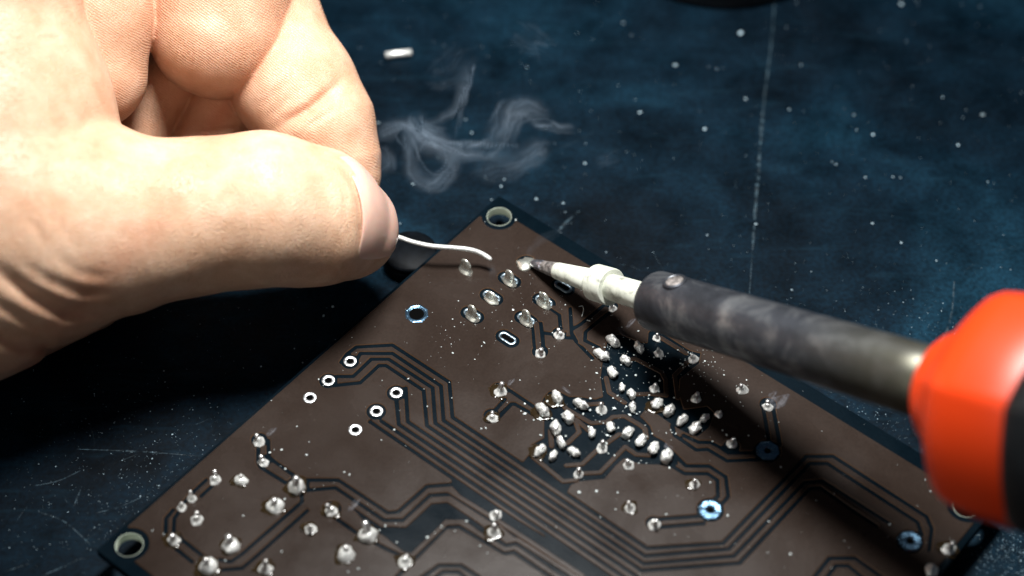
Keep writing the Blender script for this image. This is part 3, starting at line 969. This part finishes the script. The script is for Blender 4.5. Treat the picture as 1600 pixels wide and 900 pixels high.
creases = [  # pts in the photo, depth of cut mm, half width px, max distance
 ([(-70, 390), (0, 425), (50, 462), (100, 487), (160, 491), (225, 474)], 1.0, 14, 300), ([(-90, 475), (-20, 515), (40, 540), (90, 546), (160, 522)], 1.0, 14, 300),
 ([(10, 395), (75, 438), (130, 460), (205, 458)], 0.45, 11, 300), ([(-60, 440), (0, 478), (60, 512), (115, 518)], 0.4, 11, 300), ([(70, 385), (120, 425), (190, 438)], 0.2, 10, 300),
 ([(425, 212), (450, 190), (485, 170), (520, 140), (545, 110)], 0.8, 9, 320), ([(470, 205), (500, 185), (530, 165)], 0.25, 6, 320),
 ([(50, 64), (80, 60), (104, 64)], 0.2, 5, 300), ([(395, 175), (425, 150), (450, 120)], 0.14, 6, 320), ([(410, 195), (440, 165), (470, 135)], 0.12, 6, 320), ([(270, 150), (320, 140), (352, 120)], 0.12, 6, 320),
 ([(30, 330), (60, 360), (75, 395)], 0.15, 7, 300), ([(60, 320), (95, 350), (115, 390)], 0.12, 7, 300), ([(110, 240), (130, 200), (140, 160)], 0.12, 7, 300), ([(80, 250), (98, 200), (105, 150)], 0.1, 7, 300),
 ([(515, 250), (540, 270), (560, 305), (567, 345), (563, 385), (556, 410)], 0.5, 7, 312),
 ([(556, 410), (585, 405), (606, 388), (618, 366)], 0.25, 5, 315), ([(520, 262), (538, 300), (545, 345)], 0.12, 6, 305), ([(495, 262), (515, 305), (520, 345)], 0.1, 7, 305),
]
def crease_field(P):
    x, y, Z = project(P)
    out = np.zeros(len(P))
    for pts, amp, w, zmax in creases:
        dd = np.full(len(P), 1e9)
        tp = np.zeros(len(P)); n = len(pts) - 1
        for i, (a, b) in enumerate(zip(pts[:-1], pts[1:])):
            a, b = np.array(a, float), np.array(b, float)
            d_ = seg_d(a, b, x, y)
            t_ = np.clip(((x - a[0]) * (b - a)[0] + (y - a[1]) * (b - a)[1]) / ((b - a) @ (b - a)), 0, 1)
            tp = np.where(d_ < dd, (i + t_) / n, tp)
            dd = np.minimum(dd, d_)
        tp = np.clip(np.minimum(tp, 1 - tp) / 0.4, 0, 1)
        out += np.where(Z < zmax - 0.5, amp * tp * tp * (3 - 2 * tp) * np.exp(-(dd / w) ** 2), 0)
    return out
def hand_sdf(P, detail=True):
    th = chain_d(P, TH, 3.0)
    web = chain_d(P, WEB, 4.0)
    d = smin(th, web, 1.2)
    d = smin(d, chain_d(P, HEEL, 4.0), 5.0)
    d = smin(d, chain_d(P, WRIST, 6.0), 9.0)
    d = smin(d, chain_d(P, LOW, 2.0), 1.0)
    d = smin(d, chain_d(P, PALM, 3.0), 0.5)
    idx = smin(chain_d(P, PX1, 3.0), chain_d(P, MID, 2.5), 0.35)
    d = smin(d, idx, 0.7)
    d = smin(d, smin(chain_d(P, RNG, 2.0), chain_d(P, MDF, 2.0), 0.25), 0.4)
    if detail:
        m = np.abs(d) < 3.0
        if m.any():
            Q = P[m]
            e = crease_field(Q)
            # soft unevenness of flesh
            e = e + 0.07 * np.sin(Q[:, 0] * 0.55 + 1.3 * np.sin(Q[:, 1] * 0.4)) * np.sin(Q[:, 1] * 0.6 + 0.7) * np.sin(Q[:, 2] * 0.5 + 2)
            d = d.copy(); d[m] += e
    return d
H = 0.42
lo = np.array([-150.0, -75.0, -2.0]); hi = np.array([-14.0, 85.0, 75.0])
allp = np.array([c for ch in (TH, WEB, HEEL, LOW, PALM, PX1, MID, RNG, MDF) for c, r in ch])
N4 = np.ceil((hi - lo) / (4 * H)).astype(int) + 1
cx = [lo[i] + 4 * H * (np.arange(N4[i]) + 0.375) for i in range(3)]
X, Y, Z = np.meshgrid(*cx, indexing='ij')
dc = hand_sdf(np.stack([X.ravel(), Y.ravel(), Z.ravel()], 1), False).reshape(N4)
nf = N4 * 4
fld = np.repeat(np.repeat(np.repeat(dc, 4, 0), 4, 1), 4, 2)
near = np.argwhere(np.abs(dc) < 4 * H * 1.6 + 1.2)
off = np.stack(np.meshgrid(range(4), range(4), range(4), indexing='ij'), -1).reshape(-1, 3)
for c0 in range(0, len(near), 6000):
    idx_ = (near[c0:c0 + 6000, None, :] * 4 + off[None]).reshape(-1, 3)
    fld[idx_[:, 0], idx_[:, 1], idx_[:, 2]] = hand_sdf(lo + idx_ * H)
fld[0] = np.abs(fld[0]) + .1; fld[-1] = np.abs(fld[-1]) + .1; fld[:, 0] = np.abs(fld[:, 0]) + .1; fld[:, -1] = np.abs(fld[:, -1]) + .1
fld[:, :, 0] = np.abs(fld[:, :, 0]) + .1; fld[:, :, -1] = np.abs(fld[:, :, -1]) + .1
def surface_nets(f, lo, h):
    s = f < 0
    c = np.zeros(np.array(f.shape) - 1, np.uint8)
    sls = [slice(None, -1), slice(1, None)]
    for i in (0, 1):
        for j in (0, 1):
            for k in (0, 1):
                c += s[sls[i], sls[j], sls[k]]
    act = np.argwhere((c > 0) & (c < 8))
    vid = np.full(c.shape, -1, np.int32)
    vid[act[:, 0], act[:, 1], act[:, 2]] = np.arange(len(act))
    acc = np.zeros((len(act), 3)); n = np.zeros(len(act))
    cor = [np.array((i, j, k)) for i in (0, 1) for j in (0, 1) for k in (0, 1)]
    for a in cor:
        for ax in range(3):
            if a[ax]: continue
            b = a.copy(); b[ax] = 1
            fa = f[tuple((act + a).T)]; fb = f[tuple((act + b).T)]
            m = (fa < 0) != (fb < 0)
            t = fa[m] / (fa[m] - fb[m])
            acc[m] += a + t[:, None] * (b - a); n[m] += 1
    V = lo + (act + acc / n[:, None]) * h
    faces = []
    for ax in range(3):
        b1, b2 = (ax + 1) % 3, (ax + 2) % 3
        A = [slice(None)] * 3; B = [slice(None)] * 3
        A[ax] = slice(None, -1); B[ax] = slice(1, None)
        e = np.argwhere(s[tuple(A)] != s[tuple(B)])
        e = e[(e[:, b1] > 0) & (e[:, b2] > 0)]
        e = e[(e[:, b1] < f.shape[b1] - 1) & (e[:, b2] < f.shape[b2] - 1)]
        o1 = np.zeros(3, int); o1[b1] = 1
        o2 = np.zeros(3, int); o2[b2] = 1
        q = np.stack([vid[tuple((e - o1 - o2).T)], vid[tuple((e - o2).T)], vid[tuple(e.T)], vid[tuple((e - o1).T)]], 1)
        flip = ~s[tuple(e.T)]
        q[flip] = q[flip][:, ::-1]
        faces.append(q)
    return V, np.concatenate(faces)
V, Fq = surface_nets(fld, lo, H)
def grad(P, e=0.25):
    g = np.stack([hand_sdf(P + np.eye(3)[i] * e) - hand_sdf(P - np.eye(3)[i] * e) for i in range(3)], 1)
    return g / (np.linalg.norm(g, axis=1, keepdims=True) + 1e-9)
inner = (V > lo + 1).all(1) & (V < hi - 1).all(1)
Vi = V[inner]
G = grad(Vi)
step = np.clip(hand_sdf(Vi), -0.3, 0.3)
V[inner] = Vi - G * step[:, None]
me = bpy.data.meshes.new('hand')
me.vertices.add(len(V)); me.vertices.foreach_set('co', (V * S).ravel())
me.loops.add(len(Fq) * 4); me.loops.foreach_set('vertex_index', Fq.ravel().astype(np.int32))
me.polygons.add(len(Fq)); me.polygons.foreach_set('loop_start', np.arange(0, len(Fq) * 4, 4, dtype=np.int32))
me.update(calc_edges=True); me.validate()
# colour of the skin itself: redder in folds and finger pads
cr = crease_field(V)
dI = np.minimum(chain_d(V, PX1, 3.0), chain_d(V, MID, 2.5)); dP = chain_d(V, PALM, 3.0); dR = np.minimum(chain_d(V, RNG, 2), chain_d(V, MDF, 2))
dT = smin(chain_d(V, TH, 3.0), chain_d(V, WEB, 4.0), 5.0)
x_, y_, z_ = project(V)
fold = np.exp(-(np.abs(dI - dP) / 1.2) ** 2) * (np.abs(dI) < 1) * 0.5 + np.exp(-(np.abs(chain_d(V, PX1, 3.0) - chain_d(V, MID, 2.5)) / 1.3) ** 2) * 0.5
fing = (np.minimum(np.minimum(dI, dP), dR) < dT).astype(float)
webred = np.exp(-(((x_ - 150) / 35) ** 2 + ((y_ - 170) / 60) ** 2)) * 0.28
red = np.clip(0.20 * np.minimum(cr, 1.2) + fold * 0.6 + 0.21 * fing + webred + 0.10 * np.exp(-((x_ - 480) / 60) ** 2 - ((y_ - 215) / 45) ** 2), 0, 0.8)
a = me.attributes.new('redness', 'FLOAT', 'POINT'); a.data.foreach_set('value', red.astype(np.float32))
a = me.attributes.new('ridges', 'FLOAT', 'POINT'); a.data.foreach_set('value', (0.5 * fing).astype(np.float32))
hand = link('hand', me, M_skin, None, True)
tag(hand, 'left hand pinching solder wire between thumb and index finger', 'hand')
# thumb nail: a curved plate following the tip
cut = [(524, 243), (541, 260), (556, 285), (565, 315), (568, 345), (565, 378), (558, 408)]
free = [(560, 240), (585, 262), (606, 292), (620, 324), (626, 352), (622, 378), (606, 404)]
NU, NVv = 22, 30
cutP = smooth_path([(*c, 0) for c in cut], NVv); freeP = smooth_path([(*c, 0) for c in free], NVv)
pts = []
for j in range(NVv + 1):
    for i in range(NU + 1):
        t = i / NU
        q = cutP[j] * (1 - t) + freeP[j] * t
        pts.append(at_d(q[0], q[1], 300 - 0 * t))
pts = np.array(pts)
def smooth_thumb(P): return chain_d(P, TH, 3.0)
def tgrad(P, e=0.2):
    g = np.stack([smooth_thumb(P + np.eye(3)[i] * e) - smooth_thumb(P - np.eye(3)[i] * e) for i in range(3)], 1)
    return g / (np.linalg.norm(g, axis=1, keepdims=True) + 1e-9)
Q = pts.copy()
dirs = np.array([p - CAM for p in pts]); dirs /= np.linalg.norm(dirs, axis=1, keepdims=True)
for it in range(60):                           # march to the thumb, then settle on it
    Q = Q + dirs * np.clip(smooth_thumb(Q), -2, 2)[:, None] * (0.7 if it < 30 else 0.0)
    if it >= 30: Q = Q - tgrad(Q) * smooth_thumb(Q)[:, None] * 0.7
N_ = tgrad(Q)
tt = np.tile(np.arange(NU + 1) / NU, NVv + 1); jj = np.repeat(np.arange(NVv + 1) / NVv, NU + 1)
edge = np.minimum(1, np.minimum(tt / 0.3, np.minimum(jj, 1 - jj) / 0.06))
top = Q + N_ * (-0.10 + 0.24 * np.clip(edge, 0, 1) ** 0.7)[:, None]
bot = Q - N_ * 0.25
vs = np.concatenate([top, bot]); fs = []
W = NU + 1; nT = len(top)
for j in range(NVv):
    for i in range(NU):
        a0 = j * W + i
        fs.append((a0, a0 + 1, a0 + W + 1, a0 + W))
        fs.append((nT + a0 + W, nT + a0 + W + 1, nT + a0 + 1, nT + a0))
rim = [i for i in range(W)] + [j * W + NU for j in range(1, NVv + 1)] + [NVv * W + i for i in range(NU - 1, -1, -1)] + [j * W for j in range(NVv - 1, 0, -1)]
for a0, b0 in zip(rim, rim[1:] + rim[:1]):
    fs.append((b0, a0, nT + a0, nT + b0))
nail = link('thumbnail', pymesh('thumbnail', vs, fs), M_nail, hand, True)
nail['label'] = 'pale pink thumbnail'

# ------------------------------------------------------------------ things behind
c0 = at_z(1137, 14, 0)
v, f = lathe([(0, 21), (0.6, 21.8), (6, 22), (9, 21.2), (10, 19), (10, 12), (14, 10), (15, 8)], 72)
base = link('round_base', pymesh('round_base', v, f), M_black, None, True)
base.location = (c0[0] * S, (c0[1] + 21.5) * S, 0.0)
tag(base, 'black round base at the far edge of the table', 'round base')
q0, q1 = at_z(602, 87, 0.7), at_z(643, 82, 0.7)
v, f = tube([q0, q0 * .97 + q1 * .03, q0 * 0.6 + q1 * .4 + np.array([0, 0.1, 0]), q1 * .97 + q0 * .03, q1], [0.42, 0.62, 0.6, 0.6, 0.45], 12)
tag(link('solder_offcut', pymesh('solder_offcut', v, f), M_wire, None, True), 'short silver wire offcut lying on the table behind the hand', 'wire offcut')

# ------------------------------------------------------------------ dust and solder crumbs
def specks(name, items, mat):
    vs, fs = [], []
    oc = [(1, 0, 0), (0, 1, 0), (-1, 0, 0), (0, -1, 0), (0, 0, 1), (0, 0, -1)]
    of = [(0, 1, 4), (1, 2, 4), (2, 3, 4), (3, 0, 4), (1, 0, 5), (2, 1, 5), (3, 2, 5), (0, 3, 5)]
    for p, r in items:
        b0 = len(vs)
        a = rng.uniform(0, 6.28); ca, sa = math.cos(a), math.sin(a)
        e = (rng.uniform(0.7, 1.5), rng.uniform(0.6, 1.1), rng.uniform(0.5, 0.9))
        for x, y, z in oc:
            x, y = x * e[0] * r, y * e[1] * r
            vs.append((p[0] + x * ca - y * sa, p[1] + x * sa + y * ca, p[2] + z * e[2] * r + e[2] * r * 0.8))
        fs += [(b0 + i, b0 + j, b0 + k) for i, j, k in of]
    o = link(name, pymesh(name, vs, fs), mat)
    return o
items = []
for x, y, r in [(1157,53,.42),(1055,103,.36),(1101,203,.32),(1535,181,.38),(1497,228,.3),(1364,211,.26),(1181,351,.28),(1237,454,.24),(1463,408,.24),(1363,350,.24),(591,193,.28),(645,288,.24),
                (783,292,.26),(838,312,.28),(914,256,.24),(1000,176,.24),(1165,155,.26),(1233,172,.2),(1352,278,.2),(1395,277,.2),(1408,380,.22),(625,350,.2),(520,480,.2),(506,494,.2),(408,573,.14),
                (880,318,.2),(737,208,.2),(460,545,.13),(1408,8,.4)]:
    items.append((at_z(x, y, 0.02), r))
for i in range(1400):
    x, y = rng.uniform(-60, 1660), rng.uniform(-40, 920)
    p = at_z(x, y, 0.02)
    r = min(0.19, 0.028 * math.exp(abs(rng.gauss(0, 0.75))))
    items.append((p, r))
for i in range(2600):                                  # denser grit beside the board
    if rng.random() < 0.6: x, y = rng.gauss(1380, 130), rng.gauss(600, 80)
    else: x, y = rng.gauss(230, 110), rng.gauss(760, 90)
    if rng.random() < 0.25: x, y = rng.gauss(1580, 40), rng.gauss(870, 40)
    items.append((at_z(x, y, 0.02), min(0.12, 0.024 * math.exp(abs(rng.gauss(0, 0.6))))))
tag(specks('table_dust', items, M_grit), 'pale dust specks scattered over the dark table', 'dust', None, 'stuff')
items = []
zt = BZ + TOPZ
for i in range(280):
    u, v = rng.uniform(0.6, BW - 1), rng.uniform(0.4, 60 if rng.random() < .7 else BH)
    p = BT + BU * u + BV * v
    items.append((np.array([p[0], p[1], zt]), min(0.2, 0.026 * math.exp(abs(rng.gauss(0, 0.85))))))
for cx_, cy_, n, sp in [(1090, 570, 70, 22), (980, 560, 60, 30), (700, 530, 40, 40), (960, 640, 50, 50), (840, 470, 50, 45), (1140, 600, 20, 30)]:
    for i in range(n):
        p = at_z(rng.gauss(cx_, sp), rng.gauss(cy_, sp * .6), zt)
        items.append((p, min(0.16, 0.03 * math.exp(abs(rng.gauss(0, 0.8))))))
for x, y, r in [(440,703,.17),(446,733,.15),(475,758,.0),(546,742,.17),(538,738,.14),(616,672,.15),(596,688,.12),(445,780,.16),(483,691,.15),(479,711,.15),(464,667,.16),(820,631,.15),(759,669,.15),
                (844,655,.24),(834,657,.2),(820,647,.26),(638,592,.15),(498,593,.16),(752,670,.12),(965,770,.17),(998,724,.14),(1010,724,.14),(960,712,.19),(1041,677,.13),(1056,678,.13),(1019,678,.13),
                (884,682,.2),(905,770,.25),(932,768,.22),(1137,806,.17),(1041,804,.16),(962,796,.14),(690,822,.17),(729,815,.17),(750,853,.17),(711,830,.15),(593,829,.18),(602,822,.16),(620,848,.14),(560,889,.2),(544,894,.18),
                (352,876,.18),(302,817,.18),(256,835,.16),(380,806,.14),(440,862,.14),(966,669,.18),(878,648,.15),(706,622,.12),(1050,676,.12),(1070,704,.0),(1220,730,.14),(1235,866,.16),(1331,866,.0)]:
    if r > 0: items.append((at_z(x, y, zt), r))
for i in range(46):                                   # crumbs of solder round the joints
    x, y = rng.gauss(980, 70), rng.gauss(640, 45)
    items.append((at_z(x, y, zt), rng.uniform(0.1, 0.24)))
tag(specks('board_dust', items, M_dust), 'pale dust and solder crumbs strewn over the brown board', 'dust', None, 'stuff')

# ------------------------------------------------------------------ smoke
def make_smoke():
    wisps = [  # photo path, distance along view, half thickness mm, strength
     ([(585, 214, 306), (625, 200, 306), (648, 208, 307), (668, 226, 308), (700, 238, 309), (740, 240, 310), (800, 243, 312)], 1.5, 1.0),
     ([(655, 205, 307), (690, 186, 306), (714, 168, 306), (721, 145, 305), (730, 122, 305), (740, 108, 304)], 0.85, 0.75),
     ([(660, 190, 307), (672, 215, 307), (700, 234, 308)], 1.9, 0.7),
     ([(712, 225, 306), (716, 185, 306), (724, 150, 306), (738, 112, 305)], 0.35, 0.4),
     ([(728, 232, 309), (748, 226, 309), (768, 214, 309)], 0.5, 1.0),
     ([(638, 232, 305), (640, 256, 305), (660, 280, 305), (685, 282, 305), (704, 260, 305), (706, 240, 306)], 1.3, 0.65),
     ([(630, 205, 306), (640, 230, 306), (636, 250, 306)], 0.9, 0.6),
     ([(650, 238, 306), (668, 228, 306), (690, 234, 306)], 0.35, 0.5),
     ([(760, 235, 311), (790, 200, 313), (806, 176, 314), (832, 170, 315), (858, 186, 315)], 1.9, 0.42),
     ([(832, 192, 313), (852, 196, 313), (872, 196, 313), (894, 197, 313)], 0.75, 0.75),
     ([(740, 262, 311), (800, 255, 312), (836, 236, 314), (850, 215, 315)], 2.4, 0.22),
     ([(590, 230, 306), (600, 250, 306), (596, 268, 306)], 1.6, 0.3),
     ([(918, 254, 316), (945, 252, 316), (968, 246, 316)], 1.2, 0.1),
     ([(680, 130, 309), (700, 105, 310), (735, 85, 311)], 2.4, 0.08), ([(800, 60, 314), (830, 62, 315), (860, 80, 315)], 2.6, 0.07),
     ([(771, 404, 314), (768, 425, 314), (766, 450, 314)], 0.5, 0.14), ([(826, 402, 313), (838, 380, 313), (868, 362, 312), (890, 340, 312)], 0.7, 0.14),
    ]
    co, wv, av, lv = [], [], [], []
    for path, w, s in wisps:
        P = smooth_path([at_d(*p) for p in path], 60)
        for i, p in enumerate(P):
            t = i / 60
            env = math.sin(math.pi * (0.05 + 0.9 * t)) ** 0.8
            co.append(p); wv.append(0.85 * w); av.append(0.34 * s * env); lv.append(0.0)
        for k in range(max(3, int(6 * w))):
            o1, o2 = rng.uniform(-1, 1), rng.uniform(-1, 1)
            f1, f2 = rng.uniform(2, 6), rng.uniform(0, 6.28)
            t0, t1 = sorted((rng.uniform(-0.1, 0.5), rng.uniform(0.5, 1.1)))
            ws = rng.uniform(0.14, 0.34) * (0.6 + 0.4 * w); am = s * rng.uniform(0.4, 1.4)
            Ps = [np.array([math.sin(f1 * i / 60 + f2), math.cos(f1 * 0.8 * i / 60 + f2 * 2)]) for i in range(61)]
            for i, p in enumerate(P):
                t = i / 60
                if t < t0 or t > t1: continue
                env = math.sin(math.pi * (t - t0) / (t1 - t0)) ** 0.7
                q = p + (RT * (o1 + 0.5 * Ps[i][0]) + UP * (o2 + 0.5 * Ps[i][1])) * w * 0.8
                co.append(q); wv.append(ws); av.append(am * env); lv.append(1.0)
    me = bpy.data.meshes.new('smoke')
    me.from_pydata([tuple(p * S) for p in co], [], [])
    a = me.attributes.new('wid', 'FLOAT', 'POINT'); a.data.foreach_set('value', np.array(wv, np.float32) * S)
    a = me.attributes.new('layer', 'FLOAT', 'POINT'); a.data.foreach_set('value', np.array(lv, np.float32))
    a = me.attributes.new('amt', 'FLOAT', 'POINT'); a.data.foreach_set('value', np.array(av, np.float32))
    o = bpy.data.objects.new('smoke', me); COL.objects.link(o)
    m = bpy.data.materials.new('smoke'); m.use_nodes = True
    nt = m.node_tree; nt.nodes.clear()
    out = nt.nodes.new('ShaderNodeOutputMaterial')
    pv = nt.nodes.new('ShaderNodeVolumePrincipled')
    pv.inputs['Color'].default_value = (0.64, 0.80, 1.0, 1)
    pv.inputs['Density'].default_value = 400
    pv.inputs['Anisotropy'].default_value = 0.1
    nt.links.new(pv.outputs[0], out.inputs['Volume'])
    me.materials.append(m)
    g = bpy.data.node_groups.new('smoke_volume', 'GeometryNodeTree')
    g.interface.new_socket('Geometry', in_out='INPUT', socket_type='NodeSocketGeometry')
    g.interface.new_socket('Geometry', in_out='OUTPUT', socket_type='NodeSocketGeometry')
    N, L = g.nodes, g.links
    gi, go = N.new('NodeGroupInput'), N.new('NodeGroupOutput')
    pos = N.new('GeometryNodeInputPosition')
    nz = N.new('ShaderNodeTexNoise'); nz.inputs['Scale'].default_value = 120; nz.inputs['Detail'].default_value = 3; nz.inputs['Roughness'].default_value = 0.6
    L.new(pos.outputs[0], nz.inputs['Vector'])
    sub = N.new('ShaderNodeVectorMath'); sub.operation = 'SUBTRACT'; sub.inputs[1].default_value = (0.5, 0.5, 0.5)
    L.new(nz.outputs['Color'], sub.inputs[0])
    scl = N.new('ShaderNodeVectorMath'); scl.operation = 'SCALE'; scl.inputs['Scale'].default_value = 0.0032
    L.new(sub.outputs[0], scl.inputs[0])
    ad = N.new('ShaderNodeVectorMath'); ad.operation = 'ADD'
    L.new(pos.outputs[0], ad.inputs[0]); L.new(scl.outputs[0], ad.inputs[1])
    def attr(nm):
        na = N.new('GeometryNodeInputNamedAttribute'); na.data_type = 'FLOAT'; na.inputs['Name'].default_value = nm
        return na.outputs[0]
    def mth(op, a, b=None):
        n = N.new('ShaderNodeMath'); n.operation = op
        for i, v in enumerate((a, b)):
            if v is None: continue
            if isinstance(v, (int, float)): n.inputs[i].default_value = v
            else: L.new(v, n.inputs[i])
        return n.outputs[0]
    sepg = N.new('GeometryNodeSeparateGeometry'); sepg.domain = 'POINT'
    L.new(gi.outputs[0], sepg.inputs[0]); L.new(mth('GREATER_THAN', attr('layer'), 0.5), sepg.inputs[1])
    parts = []
    for geo in (sepg.outputs[0], sepg.outputs[1]):
        sn = N.new('GeometryNodeSampleNearest'); sn.domain = 'POINT'
        L.new(geo, sn.inputs['Geometry']); L.new(ad.outputs[0], sn.inputs['Sample Position'])
        def sample(kind, val):
            si = N.new('GeometryNodeSampleIndex'); si.domain = 'POINT'; si.data_type = kind
            L.new(geo, si.inputs['Geometry']); L.new(val, si.inputs['Value']); L.new(sn.outputs[0], si.inputs['Index'])
            return si.outputs[0]
        wid, amt = sample('FLOAT', attr('wid')), sample('FLOAT', attr('amt'))
        npos = sample('FLOAT_VECTOR', pos.outputs[0])
        di = N.new('ShaderNodeVectorMath'); di.operation = 'DISTANCE'
        L.new(npos, di.inputs[0]); L.new(ad.outputs[0], di.inputs[1])
        r = mth('DIVIDE', di.outputs['Value'], wid)
        parts.append(mth('MULTIPLY', mth('EXPONENT', mth('MULTIPLY', mth('MULTIPLY', r, r), -0.9)), amt))
    n2 = N.new('ShaderNodeTexNoise'); n2.inputs['Scale'].default_value = 480; n2.inputs['Detail'].default_value = 3
    L.new(ad.outputs[0], n2.inputs['Vector'])
    n2s = mth('ADD', mth('MULTIPLY', n2.outputs['Fac'], 1.0), 0.4)
    den = mth('MULTIPLY', mth('ADD', parts[0], parts[1]), n2s)
    den = mth('MAXIMUM', mth('SUBTRACT', den, 0.012), 0.0)
    vc = N.new('GeometryNodeVolumeCube')
    A = np.array(co)
    vc.inputs['Min'].default_value = tuple((A.min(0) - 6) * S); vc.inputs['Max'].default_value = tuple((A.max(0) + 6) * S)
    vc.inputs['Resolution X'].default_value = 230; vc.inputs['Resolution Y'].default_value = 230; vc.inputs['Resolution Z'].default_value = 130
    L.new(den, vc.inputs['Density'])
    st = N.new('GeometryNodeSetMaterial'); st.inputs['Material'].default_value = m
    L.new(vc.outputs[0], st.inputs[0]); L.new(st.outputs[0], go.inputs[0])
    md = o.modifiers.new('smoke', 'NODES'); md.node_group = g
    tag(o, 'thin curling wisp of pale solder smoke beside the fingertips', 'smoke', None, 'stuff')
make_smoke()
